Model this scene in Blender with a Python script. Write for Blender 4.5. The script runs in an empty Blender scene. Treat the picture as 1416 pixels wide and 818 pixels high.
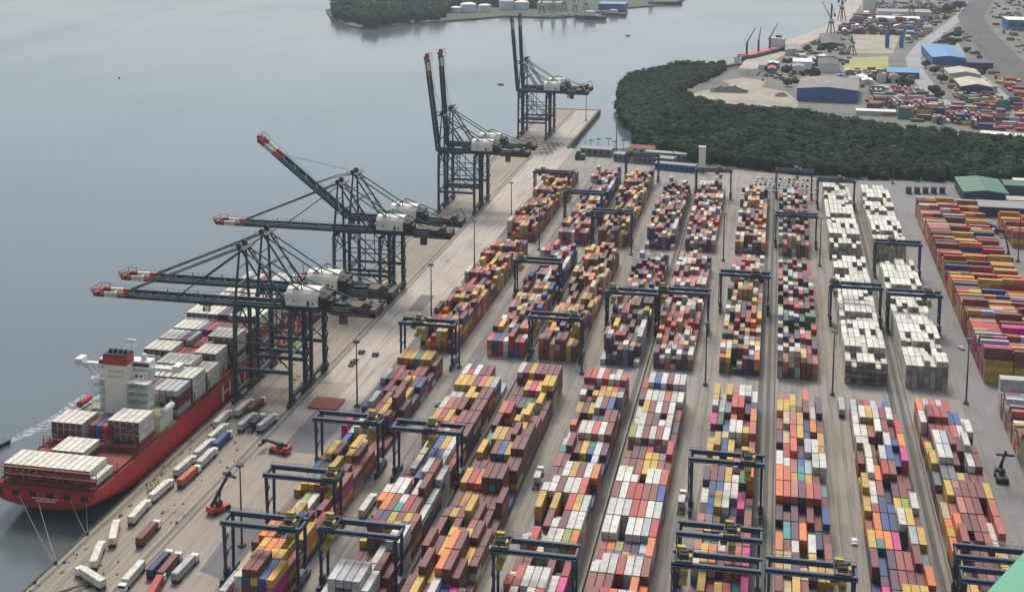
import bpy, math, random
import numpy as np
from mathutils import Matrix, Vector, noise as mnoise
R = random.Random(7)
rad = math.radians
scene = bpy.context.scene
COL = scene.collection

# ------------------------------------------------------------------ helpers
def lin(c):
    return tuple(((v/255.0)/12.92 if v/255.0 <= .04045 else ((v/255.0+.055)/1.055)**2.4) for v in c)

class MB:
    """collects boxes, beams and tubes, then links them as ONE mesh object"""
    def __init__(self): self.v=[]; self.f=[]; self.m=[]; self.c=[]; self.cur=0; self.col=(1,1,1)
    def _add(self, vs, fs):
        n=len(self.v); self.v.extend(vs)
        for f in fs:
            self.f.append(tuple(i+n for i in f)); self.m.append(self.cur); self.c.append(self.col)
        return self
    def box(self,x0,y0,z0,x1,y1,z1,bottom=True):
        vs=[(x0,y0,z0),(x1,y0,z0),(x1,y1,z0),(x0,y1,z0),(x0,y0,z1),(x1,y0,z1),(x1,y1,z1),(x0,y1,z1)]
        fs=[(4,5,6,7),(0,1,5,4),(1,2,6,5),(2,3,7,6),(3,0,4,7)]
        if bottom: fs.append((3,2,1,0))
        return self._add(vs,fs)
    def cbox(self,c,s):
        return self.box(c[0]-s[0]/2,c[1]-s[1]/2,c[2]-s[2]/2,c[0]+s[0]/2,c[1]+s[1]/2,c[2]+s[2]/2)
    def beam(self,p,q,w,h=None,w2=None,h2=None):
        h=h or w; w2=w2 or w; h2=h2 or h
        p=Vector(p); q=Vector(q); d=(q-p).normalized()
        up=Vector((0,0,1)) if abs(d.z)<.97 else Vector((0,1,0))
        s=d.cross(up).normalized(); u=s.cross(d)
        vs=[]
        for o,ww,hh in ((p,w,h),(q,w2,h2)):
            for a,b in ((-1,-1),(1,-1),(1,1),(-1,1)): vs.append(tuple(o+s*(a*ww/2)+u*(b*hh/2)))
        return self._add(vs,[(0,1,2,3),(7,6,5,4),(0,4,5,1),(1,5,6,2),(2,6,7,3),(3,7,4,0)])
    def cyl(self,p,q,r,r2=None,n=8,cap=True):
        r2=r if r2 is None else r2
        p=Vector(p); q=Vector(q); d=(q-p).normalized()
        up=Vector((0,0,1)) if abs(d.z)<.97 else Vector((0,1,0))
        s=d.cross(up).normalized(); u=s.cross(d); vs=[]
        for o,rr in ((p,r),(q,r2)):
            for k in range(n):
                a=2*math.pi*k/n; vs.append(tuple(o+s*(rr*math.cos(a))+u*(rr*math.sin(a))))
        fs=[(k,(k+1)%n,n+(k+1)%n,n+k) for k in range(n)]
        if cap: fs+= [tuple(range(n-1,-1,-1)), tuple(range(n,2*n))]
        return self._add(vs,fs)
    def prism(self,pts,z0,z1):
        n=len(pts)
        vs=[(x,y,z0) for x,y in pts]+[(x,y,z1) for x,y in pts]
        fs=[tuple(range(n,2*n)),tuple(range(n-1,-1,-1))]+[(k,(k+1)%n,n+(k+1)%n,n+k) for k in range(n)]
        return self._add(vs,fs)
    def dome(self,c,r,h,n=12,k=4):
        vs=[];fs=[]
        for j in range(k):
            a=j/k*math.pi/2
            for i in range(n):
                t=2*math.pi*i/n; vs.append((c[0]+r*math.cos(a)*math.cos(t),c[1]+r*math.cos(a)*math.sin(t),c[2]+h*math.sin(a)))
        vs.append((c[0],c[1],c[2]+h))
        for j in range(k-1):
            for i in range(n): fs.append((j*n+i,j*n+(i+1)%n,(j+1)*n+(i+1)%n,(j+1)*n+i))
        for i in range(n): fs.append(((k-1)*n+i,(k-1)*n+(i+1)%n,k*n))
        return self._add(vs,fs)
    def quads(self,vs,fs): return self._add(vs,fs)
    def mesh(self,name,mats,colattr=False):
        me=bpy.data.meshes.new(name); me.from_pydata(self.v,[],self.f)
        for m in (mats if isinstance(mats,(list,tuple)) else [mats]): me.materials.append(m)
        me.polygons.foreach_set('material_index',self.m)
        if colattr:
            a=me.attributes.new('Col','FLOAT_COLOR','CORNER')
            cols=[]
            for f,c in zip(self.f,self.c): cols.extend((c[0],c[1],c[2],1.0)*len(f))
            a.data.foreach_set('color',cols)
        me.update(); return me
    def build(self,name,mats,parent=None,loc=None,colattr=False,rotz=0):
        o=bpy.data.objects.new(name,self.mesh(name,mats,colattr)); COL.objects.link(o)
        if parent: o.parent=parent
        if loc: o.location=loc
        if rotz: o.rotation_euler.z=rotz
        return o

def tag(o,label=None,cat=None,group=None,kind=None):
    if label: o['label']=label
    if cat: o['category']=cat
    if group: o['group']=group
    if kind: o['kind']=kind
    return o
def thing(name,label,cat,loc=(0,0,0),rotz=0,group=None):
    o=bpy.data.objects.new(name,None); COL.objects.link(o); o.empty_display_size=.5
    o.location=loc; o.rotation_euler=(0,0,rotz); return tag(o,label,cat,group)
KIDS={}
def copy_tree(o,parent=None):
    c=o.copy(); COL.objects.link(c); c.parent=parent
    for ch in list(o.children): copy_tree(ch,c)
    return c
def struct(o): o['kind']='structure'; return o

# ------------------------------------------------------------------ materials
def new_mat(name):
    m=bpy.data.materials.new(name); m.use_nodes=True
    return m,m.node_tree.nodes,m.node_tree.links,m.node_tree.nodes['Principled BSDF']
def paint(name,rgb,rough=.6,metal=0.,var=.25,scale=.25,dirt=(70,60,50),dirtamt=.25,obj=True):
    """painted / weathered surface: base colour with grime in patches of its own shape"""
    m,N,L,b=new_mat(name)
    tc=N.new('ShaderNodeTexCoord'); no=N.new('ShaderNodeTexNoise'); no.inputs['Scale'].default_value=scale; no.inputs['Detail'].default_value=6
    L.new(tc.outputs['Object'],no.inputs['Vector'])
    r=N.new('ShaderNodeValToRGB'); r.color_ramp.elements[0].position=.38; r.color_ramp.elements[1].position=.75
    L.new(no.outputs['Fac'],r.inputs['Fac'])
    mu=N.new('ShaderNodeMath'); mu.operation='MULTIPLY'; mu.inputs[1].default_value=dirtamt; L.new(r.outputs['Color'],mu.inputs[0])
    mx=N.new('ShaderNodeMix'); mx.data_type='RGBA'; L.new(mu.outputs[0],mx.inputs[0])
    mx.inputs[6].default_value=(*lin(rgb),1); mx.inputs[7].default_value=(*lin(dirt),1)
    hs=N.new('ShaderNodeHueSaturation'); L.new(mx.outputs[2],hs.inputs['Color'])
    oi=N.new('ShaderNodeObjectInfo'); mr=N.new('ShaderNodeMapRange'); mr.inputs[3].default_value=1-var*.5; mr.inputs[4].default_value=1+var*.5
    L.new(oi.outputs['Random'],mr.inputs[0]); L.new(mr.outputs[0],hs.inputs['Value'])
    L.new(hs.outputs['Color'],b.inputs['Base Color']); b.inputs['Roughness'].default_value=rough; b.inputs['Metallic'].default_value=metal
    return m
def attr_mat(name,rough=.6,dirtamt=.35,scale=.35,dirt=(84,66,54),trans=False):
    m,N,L,b=new_mat(name)
    at=N.new('ShaderNodeAttribute'); at.attribute_name='Col'
    geo=N.new('ShaderNodeNewGeometry')
    no=N.new('ShaderNodeTexNoise'); no.inputs['Scale'].default_value=scale; no.inputs['Detail'].default_value=8; no.inputs['Roughness'].default_value=.75
    L.new(geo.outputs['Position'],no.inputs['Vector'])
    r=N.new('ShaderNodeValToRGB'); r.color_ramp.elements[0].position=.42; r.color_ramp.elements[1].position=.68
    L.new(no.outputs['Fac'],r.inputs['Fac'])
    mu=N.new('ShaderNodeMath'); mu.operation='MULTIPLY'; mu.inputs[1].default_value=dirtamt; L.new(r.outputs['Color'],mu.inputs[0])
    mx=N.new('ShaderNodeMix'); mx.data_type='RGBA'; L.new(mu.outputs[0],mx.inputs[0]); L.new(at.outputs['Color'],mx.inputs[6]); mx.inputs[7].default_value=(*lin(dirt),1)
    n2=N.new('ShaderNodeTexNoise'); n2.inputs['Scale'].default_value=1.7; n2.inputs['Detail'].default_value=5; L.new(geo.outputs['Position'],n2.inputs['Vector'])
    m2=N.new('ShaderNodeMapRange'); m2.inputs[1].default_value=.52; m2.inputs[2].default_value=.7; m2.inputs[4].default_value=.4 if name=='container_paint' else 0; L.new(n2.outputs['Fac'],m2.inputs[0])
    x2=N.new('ShaderNodeMix'); x2.data_type='RGBA'; x2.blend_type='MULTIPLY'; L.new(m2.outputs[0],x2.inputs[0]); L.new(mx.outputs[2],x2.inputs[6]); x2.inputs[7].default_value=(.45,.4,.36,1)
    L.new(x2.outputs[2],b.inputs['Base Color']); b.inputs['Roughness'].default_value=rough
    return m

def ground_mat(name,rgb,rgb2,streak=.5,oil=.5,rough=.9,stretch=(1,.06,1),joints=0.):
    m,N,L,b=new_mat(name)
    geo=N.new('ShaderNodeNewGeometry')
    def noise(sc,vec=None,det=6,rg=.6):
        n=N.new('ShaderNodeTexNoise'); n.inputs['Scale'].default_value=sc; n.inputs['Detail'].default_value=det; n.inputs['Roughness'].default_value=rg
        L.new(vec if vec is not None else geo.outputs['Position'],n.inputs['Vector']); return n.outputs['Fac']
    mp=N.new('ShaderNodeMapping'); mp.inputs['Scale'].default_value=stretch; L.new(geo.outputs['Position'],mp.inputs['Vector'])
    def ramp(src,a,c):
        r=N.new('ShaderNodeMapRange'); r.clamp=True; r.inputs[1].default_value=a; r.inputs[2].default_value=c; L.new(src,r.inputs[0]); return r.outputs[0]
    def mul(a,k):
        x=N.new('ShaderNodeMath'); x.operation='MULTIPLY'; L.new(a,x.inputs[0]); x.inputs[1].default_value=k; return x.outputs[0]
    def mix(f,a,c):
        x=N.new('ShaderNodeMix'); x.data_type='RGBA'; L.new(f,x.inputs[0])
        for s,i in ((a,6),(c,7)):
            if isinstance(s,tuple): x.inputs[i].default_value=(*lin(s),1)
            else: L.new(s,x.inputs[i])
        return x.outputs[2]
    c=mix(ramp(noise(.018,det=4),.35,.68),rgb,rgb2)
    c=mix(mul(ramp(noise(.45,mp.outputs[0],det=5),.5,.75),streak),c,tuple(int(v*.52) for v in rgb))       # tyre tracks worn along the lanes
    c=mix(mul(ramp(noise(.1,det=8,rg=.7),.56,.72),oil),c,tuple(int(v*.58) for v in rgb))                 # oil and damp stains
    c=mix(mul(ramp(noise(1.2,det=3),.45,.75),.22),c,tuple(min(255,int(v*1.15)) for v in rgb))
    if joints:
        br=N.new('ShaderNodeTexBrick'); br.inputs['Scale'].default_value=1; br.inputs['Brick Width'].default_value=9; br.inputs['Row Height'].default_value=6; br.inputs['Mortar Size'].default_value=.12
        br.offset=0; br.inputs['Color1'].default_value=(0,0,0,1); br.inputs['Color2'].default_value=(0,0,0,1); br.inputs['Mortar'].default_value=(1,1,1,1)
        L.new(geo.outputs['Position'],br.inputs['Vector'])
        c=mix(mul(br.outputs['Color'],joints),c,tuple(int(v*.6) for v in rgb))
    L.new(c,b.inputs['Base Color']); b.inputs['Roughness'].default_value=rough
    return m

M={}
M['cont']=attr_mat('container_paint',dirtamt=.5,scale=.45,dirt=(92,72,60))
M['leaf']=attr_mat('foliage',rough=.8,dirtamt=.25,scale=.06,dirt=(44,58,40))
M['leaf'].node_tree.nodes['Principled BSDF'].inputs['Specular IOR Level'].default_value=.08
M['far']=attr_mat('far_surface',rough=.8,dirtamt=.3,scale=.1)
M['crane']=paint('crane_paint',(26,66,76),.55,dirt=(92,78,62),dirtamt=.35)
M['crane_dk']=paint('crane_dark_steel',(44,48,48),.7,dirt=(96,76,58),dirtamt=.5)
M['rtg']=paint('yard_crane_paint',(24,50,76),.5,dirt=(58,56,54),dirtamt=.4)
M['yellow']=paint('yellow_paint',(186,160,48),.6,dirt=(48,46,36),dirtamt=.55,scale=.6)
M['black']=paint('black_rubber',(30,30,31),.8)
M['grey']=paint('grey_steel',(120,122,122),.6)
M['dkgrey']=paint('dark_grey_steel',(66,68,68),.7)
M['brown']=paint('rusty_steel',(98,80,70),.8,dirt=(60,48,42),dirtamt=.5)
M['tip']=paint('worn_red_paint',(150,62,52),.7,dirt=(96,66,54),dirtamt=.6,scale=.6)
M['faint']=paint('worn_lane_paint',(176,160,134),.9,dirt=(150,136,118),dirtamt=.9,scale=.3)
M['white']=paint('white_paint',(226,224,216),.55,dirt=(160,148,130),dirtamt=.3,var=.08)
M['cream']=paint('cream_paint',(232,224,202),.6,dirt=(170,150,120),dirtamt=.3,var=.1)
M['red']=paint('red_paint',(186,52,46),.5,dirt=(120,50,44),dirtamt=.4)
M['hull']=paint('hull_red',(204,50,44),.5,dirt=(150,48,42),dirtamt=.5,scale=.08)
M['deckred']=paint('deck_red_oxide',(140,66,52),.8,dirt=(92,54,46),dirtamt=.55,scale=.3)
M['deckgreen']=paint('deck_green',(120,134,84),.8,dirt=(150,140,110),dirtamt=.4)
M['glass']=paint('dark_glass',(40,48,56),.15)
M['rope']=paint('rope',(150,142,120),.9)
M['blue']=paint('blue_sheet_metal',(40,96,156),.55,dirt=(80,80,84),dirtamt=.35,scale=.08)
M['bluelt']=paint('light_blue_sheet_metal',(62,124,170),.55,dirt=(80,100,110),dirtamt=.3,scale=.08)
M['navy']=paint('navy_cladding',(48,58,80),.6)
M['greenroof']=paint('green_sheet_metal',(48,100,70),.6,dirt=(80,110,84),dirtamt=.3,scale=.08)
M['mint']=paint('mint_corner_paint',(100,166,130),.7,dirt=(96,158,126),dirtamt=.3,scale=.05,var=0)
M['roofgrey']=paint('grey_sheet_roof',(140,138,134),.7,dirt=(120,110,100),dirtamt=.4,scale=.1)
M['roofdull']=paint('dull_brown_grey_roof',(132,124,116),.8,dirt=(96,88,80),dirtamt=.6,scale=.1)
M['roofbeige']=paint('beige_sheet_roof',(198,184,160),.75,dirt=(140,120,100),dirtamt=.4,scale=.1)
M['rooftile']=paint('clay_tile_roof',(160,96,80),.85)
M['wall']=paint('plaster_wall',(206,198,184),.85,dirt=(150,140,124),dirtamt=.4,scale=.15)
M['asph']=ground_mat('asphalt',(116,113,110),(104,101,98),.5,.5,stretch=(1.2,.05,1))
M['strip']=ground_mat('dark_strip_asphalt',(100,96,90),(84,81,76),.7,.6,stretch=(2,.05,1))
M['conc']=ground_mat('apron_concrete',(185,171,157),(163,150,137),.7,.6,stretch=(1.2,.05,1),joints=.18)
M['yard']=ground_mat('yard_concrete',(152,143,131),(132,125,115),.8,.7,stretch=(1.4,.05,1),joints=.15)
M['quaywork']=ground_mat('quay_lane_concrete',(158,144,126),(138,127,111),.75,.6,stretch=(2.4,.04,1),joints=.15)
M['worn']=ground_mat('worn_apron_concrete',(160,146,132),(146,133,120),.45,.5,stretch=(1.2,.05,1),joints=.18)
M['grey_yard']=ground_mat('grey_asphalt_yard',(134,129,126),(120,116,113),.4,.4)
M['road']=ground_mat('pale_road_asphalt',(160,158,156),(144,142,140),.5,.3,stretch=(.3,.3,1))
M['runway']=ground_mat('runway_concrete',(142,134,123),(118,112,103),.9,.7,stretch=(2,.05,1))
M['fadedyellow']=paint('worn_yellow_line',(160,140,92),.9,dirt=(136,127,114),dirtamt=1.0,scale=.25)
M['mud2']=ground_mat('bare_ground',(158,150,136),(128,122,110),.4,.9,stretch=(.3,.3,1))
M['soil']=ground_mat('sandy_soil',(176,162,140),(142,134,112),.5,1.0,stretch=(.4,.4,1))
M['mud']=ground_mat('industrial_ground',(124,117,105),(92,96,78),.4,.9,stretch=(.3,.3,1))
M['mudbank']=ground_mat('mud_bank',(84,82,66),(66,70,54),.3,.5)
M['dry']=ground_mat('dry_grass',(172,162,92),(150,150,88),.2,.4)
M['quaywall']=paint('quay_wall',(92,84,74),.9,dirt=(50,48,42),dirtamt=.5)
M['railbed']=ground_mat('railway_ballast',(94,86,82),(80,75,72),.8,.3,stretch=(.3,.02,1))

# ------------------------------------------------------------------ camera, 218 m above the quay
PP=(1815.609483356464,703.7580868392852,102.60313085833742)
rgt=Vector((0.9793168,0.2023121,0.00290181)); upv=Vector((-0.0308061,0.13491556,0.9903781)); fwd=Vector((-0.19997397,0.9699833,-0.13835753))
HC=218.0
cd=bpy.data.cameras.new('camera'); cam=bpy.data.objects.new('camera',cd); COL.objects.link(cam)
cam.matrix_world=Matrix(((rgt.x,upv.x,-fwd.x,0),(rgt.y,upv.y,-fwd.y,0),(rgt.z,upv.z,-fwd.z,HC),(0,0,0,1)))
cd.sensor_width=36; cd.sensor_fit='HORIZONTAL'; cd.lens=PP[0]/1416*36
cd.shift_x=(708-PP[1])/1416; cd.shift_y=(PP[2]-409)/1416; cd.clip_end=20000; cd.clip_start=1
scene.camera=cam
def proj(x,y,z):
    v=Vector((x,y,z-HC)); d=v.dot(fwd); return (PP[1]+PP[0]*v.dot(rgt)/d, PP[2]-PP[0]*v.dot(upv)/d)

# ------------------------------------------------------------------ light
SUN_EL,SUN_AZ=55,-14      # azimuth from +Y towards +X: the sun stands behind the quay, to the left
w=bpy.data.worlds.new('World'); scene.world=w; w.use_nodes=True
N,L=w.node_tree.nodes,w.node_tree.links
sky=N.new('ShaderNodeTexSky'); sky.sky_type='NISHITA'; sky.sun_disc=False; sky.sun_elevation=rad(SUN_EL); sky.sun_rotation=rad(SUN_AZ)
sky.dust_density=4; sky.air_density=1.2; sky.altitude=50
hs=N.new('ShaderNodeHueSaturation'); hs.inputs['Saturation'].default_value=.6
L.new(sky.outputs[0],hs.inputs['Color']); tint=N.new('ShaderNodeMix'); tint.data_type='RGBA'; tint.blend_type='MULTIPLY'; tint.inputs[0].default_value=1; tint.inputs[7].default_value=(.89,.985,1.1,1)
L.new(hs.outputs[0],tint.inputs[6]); L.new(tint.outputs[2],N['Background'].inputs['Color']); N['Background'].inputs['Strength'].default_value=.1
sd=bpy.data.lights.new('sun','SUN'); so=bpy.data.objects.new('sun',sd); COL.objects.link(so)
sd.energy=1.75; sd.angle=rad(20); sd.color=(1,.92,.8)
sv=Vector((math.sin(rad(SUN_AZ))*math.cos(rad(SUN_EL)),math.cos(rad(SUN_AZ))*math.cos(rad(SUN_EL)),math.sin(rad(SUN_EL))))
so.rotation_euler=sv.to_track_quat('Z','Y').to_euler()
so.location=(-300,900,600)
scene.view_settings.view_transform='Standard'; scene.view_settings.look='None'; scene.view_settings.gamma=1
scene.view_settings.exposure=0.53
scene.cycles.volume_step_rate=4; scene.cycles.max_bounces=5; scene.cycles.volume_bounces=0

# ------------------------------------------------------------------ setting
def sheet(name,pts,z,mat,z0=None):
    mb=MB()
    if z0 is None: mb.quads([(x,y,z) for x,y in pts],[tuple(range(len(pts)))])
    else: mb.prism(pts,z0,z)
    return struct(mb.build(name,mat))
# water
m,N_,L_,b=new_mat('estuary_water')
b.inputs['Base Color'].default_value=(*lin((88,96,96)),1); b.inputs['Roughness'].default_value=.1; b.inputs['IOR'].default_value=1.33
geo=N_.new('ShaderNodeNewGeometry'); n1=N_.new('ShaderNodeTexNoise'); n1.inputs['Scale'].default_value=.22; n1.inputs['Detail'].default_value=5
mp=N_.new('ShaderNodeMapping'); mp.inputs['Scale'].default_value=(1,.55,1); mp.inputs['Rotation'].default_value=(0,0,.5)
L_.new(geo.outputs['Position'],mp.inputs['Vector']); L_.new(mp.outputs[0],n1.inputs['Vector'])
bp=N_.new('ShaderNodeBump'); bp.inputs['Strength'].default_value=.11; bp.inputs['Distance'].default_value=.6; L_.new(n1.outputs['Fac'],bp.inputs['Height']); L_.new(bp.outputs[0],b.inputs['Normal'])
n2=N_.new('ShaderNodeTexNoise'); n2.inputs['Scale'].default_value=.006; n2.inputs['Detail'].default_value=5; L_.new(mp.outputs[0],n2.inputs['Vector'])
rr=N_.new('ShaderNodeMapRange'); rr.inputs[1].default_value=.35; rr.inputs[2].default_value=.7; rr.inputs[3].default_value=.07; rr.inputs[4].default_value=.2; L_.new(n2.outputs['Fac'],rr.inputs[0]); L_.new(rr.outputs[0],b.inputs['Roughness'])
sheet('water',[(-6000,-500),(5000,-500),(5000,9000),(-6000,9000)],-3.0,m)

# port platform and its surfaces
PLAT=[(-226.4,150),(400,150),(400,1030),(187,1040),(60,1012),(-62,1040),(-131,1090),(-172,1091),(-174,1290),(-226.4,1290)]
sheet('port_platform',PLAT,0.0,M['yard'],-6)
sheet('quay_apron',[(-196,150),(-168,150),(-168,1091),(-174,1091),(-174.5,1289),(-196,1289)],.02,M['conc'])
sheet('quay_apron',[(-196,150),(-168,150),(-168,498),(-182,498),(-182,536),(-196,536)],.04,M['worn'])
sheet('quay_lanes',[(-226,150),(-196,150),(-196,1289),(-226,1289)],.02,M['quaywork'])
sheet('grey_yard',[(83,150),(400,150),(400,1029),(187,1039),(60,1011),(60,955),(83,955)],.02,M['grey_yard'])
for x0,x1 in ((-111.5,-105.8),(-58.2,-52.5),(-3.9,3.6),(51.8,59.6)):
    sheet('asphalt_strip',[(x0,340),(x1,340),(x1,960),(x0,960)],.02,M['strip'])
for x0,x1 in ((-170.5,-163.5),(-138,-131)):
    sheet('asphalt_strip',[(x0,340),(x1,340),(x1,975),(x0,975)],.02+.015,M['asph'])
for pts in ([(-187,462),(-171.5,462),(-171.5,505),(-187,505)],[(-178,370),(-168,366),(-168,412),(-180,408)],[(-186,640),(-178,640),(-178,668),(-186,668)]):
    sheet('asphalt_patch',pts,.05,M['asph'])
mb=MB()
for x in (-224.2,-223.5,-199.2,-198.5): mb.box(x-.09,150,.02,x+.09,1285,.16)
for x in (-196.2,): mb.box(x-.35,150,.045,x+.35,1285,.06)
struct(mb.build('crane_rail',M['dkgrey']))
mb=MB()
for x0 in (-219.5,-212.5,-205.5,-200.2): 
    mb.box(x0-.12,150,.03,x0+.12,1285,.036)
mb2=MB()
struct(mb.build('lane_marking',M['faint']))
mb=MB()
for x in (-154.6,-123.3,-98.0,-67.6,-42.2,-13.2,14.4,42.6,70.4):
    for sx in (-1,1): mb.box(x+sx*12.2-.75,340,.05,x+sx*12.2+.75,975,.056)
struct(mb.build('crane_runway',M['runway']))
mb=MB()
for x in (-81.8,-28.2,27.6,-139.5):
    for dx in (-1.9,1.9): mb.box(x+dx-.12,340,.045,x+dx+.12,950,.052)
struct(mb.build('yellow_lane_marking',M['fadedyellow']))
# quay edge: kerb, fenders
mb=MB(); mb.box(-226.8,150,-1.2,-226.1,1290,.35); struct(mb.build('quay_kerb',M['quaywall']))
mb=MB()
for k in range(80): mb.box(-227.5,160+k*14,-2.6,-226.8,162.4+k*14,-.2)
struct(mb.build('quay_fender_strip',M['black']))
mb=MB(); mb.box(-174.4,1091,-3.5,-172.2,1292,.9); mb.box(-226,1289.5,-3.5,-174.4,1292,.5); struct(mb.build('pier_edge_wall',M['quaywall']))

# far ground
LAND=[(-172,1080),(-150,1096),(-126,1104),(-113,1130),(-124,1170),(-136,1212),(-156,1314),(-171,1435),(-170,1522),(-147,1591),(-116,1646),(-62,1658),(-42,1721),(-1,1921),(73,2188),(112,2584),(150,2900),(150,6000),(3500,6000),(3500,600),(401,600),(401,1026),(187,1036),(60,1008),(-62,1036)]
sheet('far_ground',LAND,-.6,M['mudbank'],-5)
sheet('industrial_ground',[(-97,1393),(-52,1331),(19,1302),(116,1236),(213,1194),(420,1140),(1500,1100),(1500,4000),(165,4000),(128,2584),(88,2188),(14,1921),(-27,1721),(-47,1640),(-100,1560),(-112,1440)],-.2,M['mud'],-1)
sheet('sandy_lot',[(-102,1380),(-84,1440),(-50,1490),(-62,1530),(-40,1560),(-12,1540),(-16,1490),(10,1462),(22,1400),(23,1330),(-53,1346)],-.1,M['soil'])
sheet('sandy_lot',[(96,1831),(154,1844),(184,2094),(114,2098)],-.1,M['soil'])
sheet('sandy_track',[(19,1312),(22,1330),(116,1258),(215,1216),(420,1166),(420,1150),(213,1200),(116,1242)],-.09,M['soil'])
sheet('sandy_lot',[(345,1700),(620,1800),(640,2300),(420,2250)],-.1,M['mud2'])
sheet('dry_grass_field',[(79,1649),(134,1661),(145,1810),(89,1781)],-.1,M['dry'])
sheet('far_quay',[(-47,1640),(-27,1640),(-6,1721),(34,1921),(106,2188),(150,2584),(190,2900),(150,2900),(112,2584),(73,2188),(-1,1921),(-42,1721)],.1,M['conc'],-2)
def ribbon(name,pts,wd,z,mat):
    v=[];f=[]
    for i,p in enumerate(pts):
        a=Vector(pts[max(i-1,0)]); c=Vector(pts[min(i+1,len(pts)-1)]); d=(c-a).normalized(); n=Vector((-d.y,d.x))
        v+= [(p[0]+n.x*wd/2,p[1]+n.y*wd/2,z),(p[0]-n.x*wd/2,p[1]-n.y*wd/2,z)]
    f=[(2*i,2*i+1,2*i+3,2*i+2) for i in range(len(pts)-1)]
    return struct(MB().quads(v,f).build(name,mat))
ribbon('far_road',[(183,1330),(183,1393),(168,1428),(167,1560),(167,1655),(176,1801),(210,1990),(248,2141),(307,2397),(360,2664),(430,3000)],19,.0,M['road'])
ribbon('far_road',[(236,1340),(240,1450),(238,1600),(236,1760),(250,1960),(258,2141)],11,.0,M['road'])
ribbon('railway',[(262,1200),(268,1500),(290,1757),(305,2100),(330,2420),(420,2900)],44,.02,M['railbed'])
mb=MB()
for dx in (-12,-5,2,9):
    pts=[(262,1200),(268,1500),(290,1757),(305,2100),(330,2420)]
    for (a,c) in zip(pts,pts[1:]):
        mb.beam((a[0]+dx,a[1],.1),(c[0]+dx,c[1],.1),1.6,.2)
struct(mb.build('railway_track',M['brown']))
# island and far hills' shore
ISL=[(-820,2300),(-770,2180),(-723,2097),(-680,2030),(-640,1997),(-607,2088),(-531,2182),(-472,2263),(-393,2255),(-347,2293),(-303,2452),(-243,2531),(-191,2683),(-180,3600),(-900,3600)]
sheet('island_ground',ISL,-.8,M['mudbank'],-5)
mb=MB()

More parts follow.
